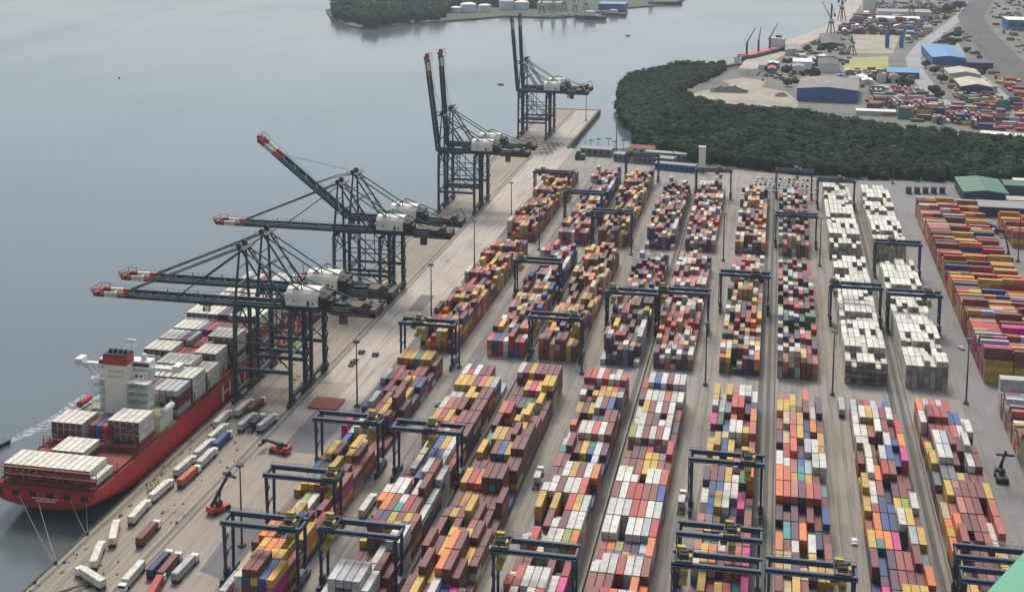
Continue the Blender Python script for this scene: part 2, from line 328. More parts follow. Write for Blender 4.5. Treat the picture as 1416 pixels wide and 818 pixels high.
# ------------------------------------------------------------------ woods
def in_poly(x,y,P):
    c=False;j=len(P)-1
    for i in range(len(P)):
        xi,yi=P[i];xj,yj=P[j]
        if (yi>y)!=(yj>y) and x<(xj-xi)*(y-yi)/(yj-yi)+xi: c=not c
        j=i
    return c
def near_line(x,y,P_):
    best=1e9
    for (x0,y0),(x1,y1) in zip(P_,P_[1:]):
        dx,dy=x1-x0,y1-y0; t=max(0,min(1,((x-x0)*dx+(y-y0)*dy)/(dx*dx+dy*dy))); best=min(best,math.hypot(x-x0-t*dx,y-y0-t*dy))
    return best
RC=[(183,1330),(183,1393),(168,1428),(167,1655),(176,1801),(210,1990),(248,2141),(307,2397),(360,2664),(430,3000)]; RL=[(262,1200),(268,1500),(290,1757),(305,2100),(330,2420),(420,2900)]
def wood(name,label,poly,n,rmin,rmax,hmin,hmax,leafs,leafsize,seed,cols,grid):
    rg=np.random.default_rng(seed); xs=[p[0] for p in poly]; ys=[p[1] for p in poly]
    C=[]
    while len(C)<n:
        x=rg.uniform(min(xs),max(xs)); y=rg.uniform(min(ys),max(ys))
        if in_poly(x,y,poly):
            if seed==8 and ((75<x<188 and 1645<y<2100) or mnoise.noise((x*.03,y*.012,2))<.12 or near_line(x,y,RC)<17 or near_line(x,y,RL)<26): continue
            k=.5+.5*mnoise.noise((x*.02,y*.02,seed))
            C.append((x,y,rg.uniform(rmin,rmax),(hmin+(hmax-hmin)*np.clip(.55*k+.45*rg.random(),0,1)),rg.random()))
    C=np.array(C)
    V=[];F=[];K=[]
    # each crown: a lumpy dome of leaf clumps
    nv=0
    for (x,y,r,h,t) in C:
        base=np.array(cols[int(t*len(cols))%len(cols)])*(.8+.4*rg.random())*(1+.45*mnoise.noise((x*.012,y*.008,seed*3)))
        kk=int(leafs*(r/rmax)**1.5)+6
        u=rg.random(kk); a=rg.random(kk)*2*np.pi
        ph=np.arccos(1-u*.95)
        rr=r*(.72+.4*rg.random(kk))
        px=x+rr*np.sin(ph)*np.cos(a); py=y+rr*np.sin(ph)*np.sin(a); pz=h-r*.62+rr*.62*np.cos(ph)
        s=leafsize*(.6+.8*rg.random(kk))
        nx=np.sin(ph)*np.cos(a)+rg.normal(0,.22,kk); ny=np.sin(ph)*np.sin(a)+rg.normal(0,.22,kk); nz=np.cos(ph)+.55+rg.normal(0,.18,kk)
        nn=np.stack([nx,ny,nz],1); nn/=np.linalg.norm(nn,axis=1)[:,None]
        t1=np.cross(nn,rg.normal(size=(kk,3))); t1/=np.linalg.norm(t1,axis=1)[:,None]; t2=np.cross(nn,t1)
        p=np.stack([px,py,pz],1)
        q=np.stack([p-t1*s[:,None]-t2*s[:,None]*.7,p+t1*s[:,None]-t2*s[:,None]*.6,p+t1*s[:,None]*.8+t2*s[:,None]*.7,p-t1*s[:,None]*.7+t2*s[:,None]*.8],1)
        V.append(q.reshape(-1,3)); K.append(np.repeat(base[None]*(.75+.5*rg.random((kk,1))),1,axis=0)); nv+=kk
    V=np.concatenate(V); K=np.concatenate(K); nf=len(V)//4
    # under-canopy: rounded bodies of the same crowns, seen between the leaves
    gv=[];gf=[];gk=[]
    ring=8
    for (x,y,r,h,t) in C:
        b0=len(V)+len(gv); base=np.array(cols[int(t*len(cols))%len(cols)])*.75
        for j,(fr,fz) in enumerate(((.75,0),(.85,.45),(.55,.8))):
            for i in range(ring):
                a=2*math.pi*i/ring; q=r*fr*(.85+.3*rg.random()); gv.append((x+q*math.cos(a),y+q*math.sin(a),(-.8 if j==0 else h*fz+ (h-r*.62-h*.6)*.0)))
        gv.append((x,y,h*.93))
        for j in range(2):
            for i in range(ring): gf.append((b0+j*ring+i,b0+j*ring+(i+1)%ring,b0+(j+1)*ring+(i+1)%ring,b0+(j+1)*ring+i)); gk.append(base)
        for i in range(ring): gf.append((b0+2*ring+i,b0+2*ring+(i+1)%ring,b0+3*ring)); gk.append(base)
    me=bpy.data.meshes.new(name)
    faces=[(4*i,4*i+1,4*i+2,4*i+3) for i in range(nf)]+gf
    me.from_pydata([tuple(p) for p in V]+gv,[],faces); me.materials.append(M['leaf'])
    at=me.attributes.new('Col','FLOAT_COLOR','CORNER'); cc=[]
    for f,k in zip(faces,list(K)+gk): cc.extend((k[0],k[1],k[2],1.0)*len(f))
    cc=np.array(cc).reshape(-1,4); cc[:,:3]*=.82; at.data.foreach_set('color',cc.ravel()); me.update()
    o=bpy.data.objects.new(name,me); COL.objects.link(o); return tag(o,label,'forest',kind='stuff')
G=[lin(c) for c in ((44,68,36),(34,60,36),(56,76,38),(32,58,40),(40,64,42),(68,84,42))]
MANG=[(-128,1182),(-140,1215),(-158,1314),(-170,1435),(-168,1522),(-146,1585),(-116,1634),(-66,1648),(-62,1610),(-88,1500),(-104,1400),(-52,1322),(19,1294),(116,1228),(213,1188),(420,1132),(420,1050),(187,1048),(140,1024),(60,1024),(-12,1040),(-64,1062),(-116,1106)]
wood('mangrove_forest','dense dark green mangrove forest between the container yard and the far industrial land',MANG,4200,2.2,6.2,5,12,58,.75,3,G,2.5)
G2=[lin(c) for c in ((40,72,42),(48,78,42),(34,64,42),(58,84,44))]
ISLW=[(-812,2300),(-765,2186),(-720,2105),(-678,2040),(-640,2010),(-610,2098),(-575,2150),(-575,2330),(-520,2420),(-450,2410),(-440,2600),(-400,2800),(-850,2800)]
wood('island_forest','dense green forest covering the far island left of the white tanks',ISLW,800,7,13,10,24,26,2.4,5,G2,4)

# ------------------------------------------------------------------ containers
PAL=dict(m=(116,52,47),r=(142,74,55),R=(174,50,46),c=(198,94,66),o=(222,120,46),y=(202,160,58),Y=(180,140,50),w=(204,198,186),W=(222,214,196),g=(174,178,178),G=(112,116,118),b=(38,78,138),n=(42,50,88),t=(44,134,128),e=(52,104,64),l=(134,146,54),p=(196,48,124),v=(90,52,76),B=(196,174,132),k=(98,60,44),s=(172,102,86))
NAMES=dict(m='maroon',r='rust-brown',R='red',c='coral',o='orange',y='yellow',Y='mustard',w='white',W='white',g='light-grey',G='grey',b='blue',n='navy',t='teal',e='green',l='olive-green',p='magenta',v='purple-brown',B='beige',k='brown',s='salmon-pink')
def jit(c,rg,a=.15):
    k=1+rg.uniform(-a,a)*1.3; return tuple(max(.004,v*k*(1+rg.uniform(-.04,.04))) for v in lin(c))
PITCH=2.6; CW=2.35; CH=2.6; BAY=12.85
COLX=dict(A=-163.2,B=-130.6,C=-105.8,D=-76.6,E=-51.9,F=-21.9,G=4.0,H=33.9,I=59.9)
ORD=['first','second','third','fourth','fifth','sixth','seventh','eighth','ninth','tenth','eleventh','twelfth','thirteenth','fourteenth','fifteenth','sixteenth','seventeenth']
TIERS=dict(near=(544.5-15*BAY,15),mid=(583,12.5),far=(787,12))
MIX={'A':'mmmvkrRyyYowgbnRcGmbpyo','B':'mmmrrRyywwgGcRbboems','C':'mmmmmrrRyyyYcoRnkbtw','D':'wwwwmmmrrcyRgsoble','E':'wwwwgmmrRcsyob','F':'mmrvyYowwgbntceplRGk','G':'mmrcsyYowgnbvtRGkB','H':'mmrrvyyYowwgRbteknG','I':'mmmrrkvyYcwwgbnGo'}
MIXFAR={'A':'mmmvvyyYorRksyB','B':'mvwwgbnRsyrrcm','C':'yyYYomrvkksBm','D':'mvwgnyRsGkm','E':'ssmwwRvBgcr','F':'wwByosmnRveG','G':'mvRswgenkB','H':'W','I':'W'}
stacks={}      # (col,tier,bay,row,half)->list of colour letters bottom to top; half None=40 ft
def gen(colk,tier,rg):
    y0,nb=TIERS[tier]
    if tier=='far' and colk in 'ABC': nb=14
    if tier=='mid' and colk=='A': nb=14
    if tier=='near' and colk=='A': nb=16
    white=colk in 'HI' and tier!='near'
    for b in range(int(math.ceil(nb))):
        mean=rg.choice((2.6,3.2,3.8,4.2)) if tier=='near' else rg.choice((3,3.6,4.2))
        if white: mean=4.8 if rg.random()<.82 else 3.8
        spread=rg.choice((.4,.8,1.2)) if not white else .45
        bay40=rg.random()<.3
        if white: bay40=True
        half_only=(b>=nb)
        mix=(MIX if tier=='near' else MIXFAR)[colk]
        bayc=rg.choice(mix)
        for r in range(7):
            f40=bay40 if rg.random()<.85 else not bay40
            if half_only: f40=False
            def st():
                h=int(round(mean+rg.gauss(0,spread))); h=max(0 if rg.random()<.35 else 1,min(5,h))
                c0=bayc if rg.random()<.3 else rg.choice(mix)
                out=[]
                for k in range(h):
                    if rg.random()<.45: c0=rg.choice(mix)
                    out.append(c0)
                return out
            if f40: stacks[(colk,tier,b,r,None)]=st()
            else:
                stacks[(colk,tier,b,r,0)]=st()
                if not half_only: stacks[(colk,tier,b,r,1)]=st()
for i,ck in enumerate(COLX):
    for tn in TIERS: gen(ck,tn,random.Random(100+i*7+len(tn)*13))

# what stands where in the near blocks: one line per block, bays from the far end to the near end; letter = paint, digit = tiers, front/rear for 20 ft pairs
NEAR={
'A':"Y4 Y4 y4 t4 y4 Y4 k3|m3 m3 k3 m3 R3 m3 v2|g4 m4 R4 m4 y4 v3 b3/n3|n3 m3 m4 m4 m4 y3 v2|b3 w4 m3 r4 y4 m5 v3|b2 k2 r4 r4 y4 m4 m2|p4 w3 w4 e2 g4 m1 m1|b2 b3 m2 y3 y3/B3 r2 r2|m3 y4 m4 k2 y4/v3 m4 r3|b3 n3 G3 y4 e3 m4 r3|Y3 y4/t4 y4/t4 r4/m4 r4 b4 r4|k2 B2 w3/l3 w3 k2 m3 R2|m2 B2 y3 w4/y4 b4 y2 R3|m3 o4 o4 m3 b4 r3 y4|B2 m2 Y4/y4 o4 y4/o4 y4 r3|w2 m1 w4 m5 m5 b4 y4",
'B':"w4 R4 w4 m4 m4 g2 g1|y4 y4 y4 m4 c4 y4 g4|w3 w3/g3 k3 y4 y4 m4 m4|w4 c4 m4 m4 w2 m4 m4|y4 R4 y4 R4/w3 r4 m4 m4|r4 w4 R4 w4 m4 m4 m4|k2 B3/w3 e2 b4 y4 w4 r3|m2 w3 k1 b4 b4 g4/w4 r3|n2 r3 p3 b4 w5 m5 w4|w4 w4 w4 k1 w4 m5 g3|r3/o4 o4 r4 t4/w4 R4 m4 w3|y2 m4/v4 R4/n4 y4 y4/m4 m4/y4 m4/r4|m1 k1 k1 w2 m2 w5 w5|y1 g2 g2 B2 w3/k2 m4 m3|w3 w5 g5 g5 w5 w4 m2",
'C':"w5 m5 y5 m5 m5 m5 m5|m3 m3 y4/y4 p4 y4 y5 y5|m3 v3 v3 e3 m3 y4 k3|c4 R4 v2 n3/y3 y4 m3 m3|m4 v1 v1 n2/y4 y3 k2 m4|t3 y4 y4 m4 m5 m4 m5|y4 m2 m4 b4 y4 m5 m5|m3 b3/m3 k3 k3 m3 m4 k4|y4 R4 o4 m5 m5 m5 b1|m3 Y3 m3 m3 k3 m3 m4|m4/b3 y4/v3 m4 y5 m4 m3 k2|m4 r2 y4/m4 m4/v3 y4/r4 m4 k3|m5 m4 y4 o5 m5 y3 m3|m3 m5 y3 o5 m5 m4 k1|m4 y4 m3 w4 b3 p3 m3",
'D':"R5 R5 w5 R5 w5 w5 c5|w4/m4 m3/v4 y4/Y3 y4/o4 Y4/y4 y4/c4 g4/k4|Y3 k3 y3 w4 m4 b4 m2|c3/m3 m2 v2 n3 n3 m4 m4|w2 R2 w4 w4 c4 w4 m4|t3/w3 m4 m3 y3 b3/t3 w3 v3|r3 m3 m2 Y2 b2 g3 n2|m3 m3 w4 y4 m4 w4 o4|w4 w4 m4 w4 w4 c4 b2|Y4 m1 Y4 m1 R4 y4 w4|g1 w1 m4 w4 m4 w4 w4|w4 R4 w3 w4 w4 l4 o4|m3 m3 k1 m1 m3 n2 R3|c4 c4 w4 w4 w4 w3 p3|o3 w4 m2 w4 c4 m3 w3",
'E':"R4 w5 b5 w5 m5 w5 w5|m4 w4 w4 w4 c4 w4 w4|w3 y4 m4 w4 m4 w4 m3|e3/w3 w4 m4 v4 w4 w4 v3|l4 w4 m4 w4 r4 w4 m3|r3/y2 v3 k3 y3/R3 y3 G3 R4|y3/r3 m3 r3 y3 y3 r3 m3|w4 w4 w4 n1 w4 w4 c4|m4 w4 R4 R4 r4 r4 b4|w4 w4 w4 R4 c4 w4 w4|w4 w4 m1 w4 w4 g4 R4|m3/r3 r3/o3 b3/l3 y3/v3 m3/n3 b3/g3 o4|w4 w4 w4 R4 w4 w4 r4|r4 r4 m4 m2 e3/l2 o4 o3|w3 m5 R5 c5 w5 w5 m5",
'F':"y4 w2 y4 c3 w4 w4 w3|w4/y4 g3 G3 c4 R4 n3 n3|p3 e3 n2 c3 R2 m2 o4|v2 v2 B3/b3 w4 w4 y4/s3 c4|y3/y3 y4 b3 y3 v2 y3/m2 r3|Y2 y3 b2 Y2/y3 w3/R3 e3 o4|v3 m3 v3 y3 w3/v2 e3 o4|w2 n3 b3 w3 w3 m2 m2|k2 b3 y4 w4 n2 p4 t2|s3 B3/G3 k3 k3 v3 p2 r4|s3 G2 e2 w3 B3 r3 r4|w3 y4 o4 v3 r4 c4 p4|G1 Y3 r2 y3/r2 c3/k2 t2 p3|m3 v3 w3 m3 w3/v3 p3/s3 t3|m3 m2 k2 y3 Y2 y3 B3",
'G':"s3 s3 y3 m2 c4 m1 m3|y4 y4 l3 m2 m4 w3 v4|r3 B4 s4 Y4 n3 o3 m3|v3 B3 c4 y4 b3 l2 Y3|G2 R3 c4 v3 g4 w4 Y3|w4 w3 s3 t3/b3 g3 w4 w4|o4 c4 y3 b3/t3 y3 m3 G2|o4 c4 s4 v4 c4 R4 m2|v3 m3 v3 m2 m3 m2 b3|n2 t3 v3 o3 v2 n2 m2|o4 m3 w3 m1 w4 n2 r3|y4 B4 v4 B3 y4 Y3 Y3|m4 B3 y4 r3 R2/g2 G1 G1|k3 w3 m3 r3 t2 R3 w2|o3 n2 w3 B3 b3 w3 m2",
'H':"g3 m3 R3 g3 w2 b3 m1|w3 W4 y4 w4 m4 w4 r3|W3 W3 r3 W4 m4 m3 R4|W4 w3 m2 k2 w4 b4 o4|m3 W4 m2 w4 b4 b3 p4|Y2 W4 o3 R4 r4 m2 m2|y4 w3 r3 n2 v3 m3 m2|y3 R3/w3 n3 b3 y3 l3 w4|r2 o3 b3 n3 w4 y4 m3|y3 t3/o3 o3 p3 n1 g4 y4|m3 b2 v3 r3 r3 m4 G3|n1 p2/v2 v3 r3 m3 m3 o4|o2 w2/n2 t3 y4 y4 y4 m2|Y2 r3 k3 m2 r3 y3 o3|R3 k3 w4 r4 m4 m4 w2",
'I':"o4 g4 c4 g4 R4 m1 m1|w4 m5 R5 r5 b4 b4 W4|m2 m4 R4 r4 c4 w4 W5|y3 w5 g5 m5 m4 w5 m4|y4 w5 w5 m4 G1 w4 m4|G3 G4 G4 y4/n3 s3/v3 r3 m3|k2 y4 r4/s4 m4 m4 m4 y4|B3 r3 s4 r4 m4 k2 c4|y3/o3 o4 m4 m4 r4 w3/W3 c4|o3 r5 m3 m3/m4 r4 w3 w2|l3 m2 m4 m4 k3 y4 m3|y3 y3 m4 r4 b4 Y3 b4|Y3 w4 m3 b3 r3 r3 y4|G3 G3 r4 n4 n4 w4 b3|m3 m3 w3 n3 b4 r3 b3"}
for ck,txt in NEAR.items():
    rg=random.Random(500+ord(ck)); rows=txt.split('|'); nb=len(rows)
    for key in [k for k in stacks if k[0]==ck and k[1]=='near']: del stacks[key]
    def pile_of(tok,rg=rg,ck=ck):
        c,h=tok[0],int(tok[1:]); out=[]
        for k in range(h-1): out.append(c if rg.random()<.35 else rg.choice(MIX[ck]))
        return out+[c]
    for i,row in enumerate(rows):
        b=nb-1-i
        for r,tok in enumerate(row.split()):
            if '/' in tok:
                a_,c_=tok.split('/'); stacks[(ck,'near',b,r,0)]=pile_of(a_); stacks[(ck,'near',b,r,1)]=pile_of(c_)
            else:
                p_=pile_of(tok)
                if rg.random()<.12 and len(p_)>1:
                    stacks[(ck,'near',b,r,0)]=p_; q=pile_of(tok); stacks[(ck,'near',b,r,1)]=q[:-1] if rg.random()<.5 else q
                else: stacks[(ck,'near',b,r,None)]=p_


def cont_box(mb,x,y,z,ln,col,front=None,along='y'):
    """one container as steel box: corner frame a little proud of the corrugated panels"""
    mb.col=col; w2=CW/2
    if along=='y': x0,x1,y0,y1=x-w2,x+w2,y,y+ln
    else: x0,x1,y0,y1=x,x+ln,y-w2,y+w2
    mb.box(x0,y0,z,x1,y1,z+2.52,bottom=False)
    if front is not None: mb.c[-4]=front if along=='y' else col
REEF_END=[(160,150,136),(138,128,114),(176,166,150),(122,110,98)]
items=[]
for (ck,tn,b,r,hf),st in stacks.items():
    y0=TIERS[tn][0]+b*BAY; x=COLX[ck]+(r+.5)*PITCH
    for k,c in enumerate(st):
        if hf is None: y,ln=y0,12.19
        elif hf==0: y,ln=y0,6.06
        else: y,ln=y0+6.13+.15,6.06
        items.append(dict(ck=ck,tn=tn,b=b,r=r,hf=hf,k=k,n=len(st),c=c,x=x,y=y,ln=ln,z=k*CH+.12))
def hgt(ck,tn,b,r,hf):
    if b<0 or r<0 or r>6: return 0
    s=stacks.get((ck,tn,b,r,None))
    if s is not None: return len(s)
    s=stacks.get((ck,tn,b,r,hf)); return len(s) if s is not None else 0
def area(ps):
    a=0
    for i in range(len(ps)):
        x1,y1=ps[i];x2,y2=ps[(i+1)%len(ps)]; a+=x1*y2-x2*y1
    return abs(a)/2
def score(it):
    x0,x1,y0,y1,z0,z1=it['x']-CW/2,it['x']+CW/2,it['y'],it['y']+it['ln'],it['z'],it['z']+2.52
    cx,cy=proj(it['x'],(y0+y1)/2,z1)
    if not(4<cx<1412 and 0<cy<812): return 0
    if cx>1350 and cy>760: return 0
    s=0
    if it['k']==it['n']-1: s+=area([proj(x0,y0,z1),proj(x1,y0,z1),proj(x1,y1,z1),proj(x0,y1,z1)])
    if it['hf'] in (None,0): hf_=hgt(it['ck'],it['tn'],it['b']-1,it['r'],1)
    else: hf_=hgt(it['ck'],it['tn'],it['b'],it['r'],0)
    if hf_<=it['k']: s+=area([proj(x0,y0,z0),proj(x1,y0,z0),proj(x1,y0,z1),proj(x0,y0,z1)])*.8; it['fr']=True
    dr=1 if it['x']<0 else -1
    xs=x1 if dr>0 else x0
    if hgt(it['ck'],it['tn'],it['b'],it['r']+dr,it['hf'] or 0)<=it['k']: s+=area([proj(xs,y0,z0),proj(xs,y1,z0),proj(xs,y1,z1),proj(xs,y0,z1)])*.7
    return s
for it in items: it['s']=score(it)
N_IND=262
items.sort(key=lambda i:-i['s'])
rg=random.Random(5)
firstbay={}
for it in items[:N_IND]: firstbay[it['ck']]=min(firstbay.get(it['ck'],99),it['b'])
door_cache={}
def door_mesh():
    mb=MB(); mb.box(-1.12,-.05,.12,1.12,0.0,2.36)
    for xx in (-.8,-.25,.25,.8): mb.box(xx-.035,-.10,.1,xx+.035,-.05,2.4)
    return mb
rest=MB()
labels_seen={}
for i,it in enumerate(items):
    col=jit(PAL[it['c']],rg)
    reef=it['c']=='W'
    if i<N_IND:
        mb=MB(); mb.col=col; w2=CW/2; ln=it['ln']
        mb.box(-w2+.04,.06,.14,w2-.04,ln-.06,2.47)
        for xx in (-w2,w2-.14):
            for yy in (0,ln-.14): mb.box(xx,yy,0,xx+.14,yy+.14,2.52)
            mb.box(xx+.01,.14,.02,xx+.12,ln-.14,.13); mb.box(xx+.01,.14,2.42,xx+.12,ln-.14,2.51)
        for yy in (.005,ln-.125): mb.box(-w2+.14,yy,.02,w2-.14,yy+.12,.12); mb.box(-w2+.14,yy,2.41,w2-.14,yy+.12,2.505)
        name={'y':'shipping_container'}.get('y')
        if ln>10: kindw='long'
        else: kindw='short-front' if it['hf']==0 else 'short-rear'
        top=it['k']==it['n']-1
        fb=it['b']-firstbay[it['ck']]
        if top: pos=f"{kindw} container atop"
        else: pos=f"{'' if ln>10 else kindw[6:]+' '}container {['','second','third','fourth','fifth','sixth'][it['n']-1-it['k']]}-down in".strip()
        lab=f"{NAMES[it['c']]} {pos} {ORD[it['r']]} stack from left, {ORD[fb]} bay from front, {ORD['ABCDEFGHI'.index(it['ck'])]} block from quay"
        o=mb.build(name,M['cont'],loc=(it['x'],it['y'],it['z']),colattr=True)
        tag(o,lab,'container','shipping containers stacked in the yard')
        if it.get('fr'):
            d=door_mesh(); d.col=tuple(v*.92 for v in col)
            for q in range(len(d.c)): d.c[q]=d.col
            d.build('door',M['cont'],o,loc=(0,.058,.02),colattr=True)
    else:
        cont_box(rest,it['x'],it['y'],it['z'],it['ln'],col,front=lin(rg.choice(REEF_END)) if reef else tuple(v*rg.uniform(.72,1.12) for v in col))
# cross-laid blocks at the right of the yard
def cross_block(x0,nx,y0,ny,mix,hb,rg):
    for j in range(ny):
        if j%12==11: continue
        for i in range(nx):
            h=max(1,min(6,int(round(hb+rg.gauss(0,.6)+.8*mnoise.noise((i*.6,j*.18,3))))))
            c=rg.choice(mix)
            for k in range(h):
                if rg.random()<.4: c=rg.choice(mix)
                cc=jit(PAL[c],rg)
                if rg.random()<.75: cont_box(rest,x0+i*12.5,y0+j*2.58,k*CH+.12,12.19,cc,along='x')
                else:
                    cont_box(rest,x0+i*12.5,y0+j*2.58,k*CH+.12,6.06,cc,along='x'); cont_box(rest,x0+i*12.5+6.13,y0+j*2.58,k*CH+.12,6.06,jit(PAL[rg.choice(mix)],rg),along='x')
rg=random.Random(11)
cross_block(95,3,597,30,'mmRrRpyYvgmm',5,rg)
cross_block(95,3,676,34,'yYooymRrmbcyYG',4.4,rg)
cross_block(95,3,766,22,'mRrRmbnyoYm',4.4,rg)
cross_block(95,3,825,34,'oBcrysyRwm',4.2,rg)
cross_block(96,4,470,34,'wgcmyotrGm',4.4,rg); cross_block(96,4,558,3,'w',5,rg)
cross_block(146,3,838,24,'ryocm',3,rg)
# depots beyond the mangroves
def depot(poly,n,mix,rg,hmax=4):
    xs=[p[0] for p in poly]; ys=[p[1] for p in poly]
    k=0
    while k<n:
        x=rg.uniform(min(xs),max(xs)); y=rg.uniform(min(ys),max(ys))
        if not in_poly(x,y,poly): continue
        k+=1; al='x' if mnoise.noise((x*.02,y*.02,9))>-.15 else 'y'
        h=rg.randint(1,hmax); c=rg.choice(mix); nn=rg.randint(1,5)
        for q in range(nn):
            for t in range(max(1,h-rg.randint(0,1))):
                if rg.random()<.3: c=rg.choice(mix)
                if al=='x': cont_box(rest,x,y+q*2.6,t*CH,12.19,jit(PAL[c],rg),along='x')
                else: cont_box(rest,x+q*2.6,y,t*CH,12.19,jit(PAL[c],rg))
rg=random.Random(21)
depot([(88,1345),(120,1290),(250,1230),(420,1190),(420,1320),(250,1345),(176,1352),(150,1395),(100,1395)],330,'RmmrcobvptnweGgkyB',rg)
depot([(190,1360),(240,1345),(420,1330),(420,1420),(250,1410),(190,1400)],90,'RRcobtwm',rg)
depot([(90,1400),(160,1400),(160,1500),(100,1500)],70,'sRwmgvn',rg,2)
depot([(245,1430),(262,1430),(266,1600),(250,1600)],22,'oRwmt',rg,2)
depot([(80,2080),(190,2080),(230,2300),(120,2300)],120,'swmrGvn',rg,5)
ro=rest.build('container_stacks',M['cont'],colattr=True)
tag(ro,'remaining mass of stacked multicoloured shipping containers filling the yard blocks further back','containers','shipping containers stacked in the yard','stuff')

# container as a free-standing thing (on trailers, on the ship)
def container(name,x,y,z,ln,letter,label,cat,group,rz=0,rg=R,reefend=None):
    mb=MB(); col=jit(PAL[letter],rg,.05); mb.col=col; w2=CW/2
    mb.box(-w2+.03,.06,.14,w2-.03,ln-.06,2.48)
    for xx in (-w2,w2-.14):
        for yy in (0,ln-.14): mb.box(xx,yy,0,xx+.14,yy+.14,2.54)
        mb.box(xx+.01,.14,.02,xx+.12,ln-.14,.13); mb.box(xx+.01,.14,2.42,xx+.12,ln-.14,2.52)
    o=mb.build(name,M['cont'],loc=(x,y,z),colattr=True,rotz=rz); tag(o,label,cat,group)
    d=MB(); 
    if reefend:
        d.box(-1.1,-.03,.2,1.1,.055,2.36); d.col=lin((98,74,66)); d.box(-.9,-.06,.3,.9,-.03,1.2); d.box(-.8,-.06,1.35,-.1,-.03,2.2); d.box(.1,-.06,1.35,.8,-.03,2.2)
        n=len(d.c)
        for q in range(6): d.c[q]=lin(reefend)
        d.build('cooling_unit',M['cont'],o,colattr=True)
    return o

# ------------------------------------------------------------------ yard gantry cranes (rubber-tyred)
def make_rtg():
    t=thing('yard_gantry_crane','x','gantry crane')
    for sx in (-1,1):
        for sy in (-1,1):
            MB().beam((sx*12.2,sy*3.0,2.2),(sx*12.2,sy*3.5,19.4),.7,.8,.95,.95).build('leg',M['rtg'],t)
        MB().box(sx*12.2-.65,-6.4,1.3,sx*12.2+.65,6.4,2.3).build('sill_beam',M['rtg'],t); MB().beam((sx*12.2,-2.6,9.6),(sx*12.2,2.6,9.6),.5).build('leg_tie',M['rtg'],t)
        for sy in (-1,1):
            b=MB(); b.box(sx*12.2-.4,sy*5.6-1.7,.9,sx*12.2+.4,sy*5.6+1.7,1.5)
            bo=b.build('bogie',M['crane_dk'],t)
            for dy in (-1,1): MB().cyl((sx*12.2-.35,sy*5.6+dy*1.1,.75),(sx*12.2+.35,sy*5.6+dy*1.1,.75),.75,n=12).build('wheel',M['black'],bo)
    for sy in (-1,1):
        mb=MB(); mb.box(-13.2,sy*3.5-.55,19.3,13.2,sy*3.5+.55,20.9); 
        mb.box(-13.2,sy*4.55-.4,19.9,13.2,sy*4.55+.4,20.0)
        for k in range(14): mb.beam((-13+k*2,sy*4.9,20),(-13+k*2,sy*4.9,21.1),.08)
        mb.beam((-13,sy*4.9,21.1),(13,sy*4.9,21.1),.09)
        mb.build('top_girder',M['rtg'],t)
    for sx in (-1,1): MB().beam((sx*12.8,-3.5,19.8),(sx*12.8,3.5,19.8),.7,1.2).build('end_tie',M['rtg'],t)
    mb=MB(); mb.box(11.4,-3.4,2.35,13.2,1.2,4.9); mb.box(11.6,1.6,2.35,13.0,3.4,4.2); mb.build('power_unit',M['grey'],t)
    mb=MB(); mb.box(-13.1,-3,2.35,-11.5,-1.0,4.2); mb.build('electrical_cabinet',M['dkgrey'],t)
    mb=MB()
    for k in range(6):
        s=1 if k%2 else -1; mb.beam((-13.2,-1.6*s,2.4+k*2.8),(-13.2,1.6*s,2.4+(k+1)*2.8),.5,.14)
    mb.build('stairway',M['crane_dk'],t)
    tr=MB(); tr.box(-2.6,-4.0,20.95,2.6,-3.3,21.35); tr.box(-2.6,3.3,20.95,2.6,4.0,21.35); tr.box(-2.6,-3.3,21.0,-2.2,3.3,21.35); tr.box(2.2,-3.3,21.0,2.6,3.3,21.35)
    tr.box(-1.6,-2.4,21.1,1.4,1.4,21.4)
    for x in (-2.6,0,2.6):
        for y in (-4.0,4.0): tr.beam((x,y,21.35),(x,y,22.5),.1)
    for y in (-4.0,4.0): tr.beam((-2.6,y,22.5),(2.6,y,22.5),.1)
    tro=tr.build('trolley',M['crane_dk'],t)
    mb=MB(); mb.cyl((-1.4,-1.5,22.0),(1.2,-1.5,22.0),.65,n=10); mb.cyl((-1.4,.5,22.0),(1.2,.5,22.0),.65,n=10); mb.box(-1.5,-2.2,21.4,-1.3,1.2,22.3); mb.box(1.1,-2.2,21.4,1.3,1.2,22.3); mb.build('hoist_drum',M['crane_dk'],tro)
    MB().box(-2.3,1.7,21.36,.3,3.1,23.0).build('machinery_box',M['yellow'],tro); MB().box(1.5,-2.9,21.36,2.2,-.8,22.6).build('control_box',M['yellow'],tro)
    mb=MB(); mb.box(-3.6,-2.9,17.4,-1.4,-.6,20.2); c=mb.build('operator_cab',M['yellow'],tro)
    MB().box(-3.64,-2.94,18.2,-1.36,-2.3,19.7).build('window',M['glass'],c)
    mb=MB(); mb.box(-1.1,-5.9,15.4,1.1,5.9,15.8); mb.box(-1.2,-6.1,15.0,1.2,-5.6,15.6); mb.box(-1.2,5.6,15.0,1.2,6.1,15.6); mb.box(-1.2,-1.4,15.8,1.2,1.4,16.8)
    s=mb.build('spreader',M['yellow'],tro)
    mb=MB()
    for x in (-.9,.9):
        for y in (-1.2,1.2): mb.beam((x,y,16.8),(x,y*.8,21.2),.09)
    mb.build('hoist_rope',M['crane_dk'],tro)
    return t
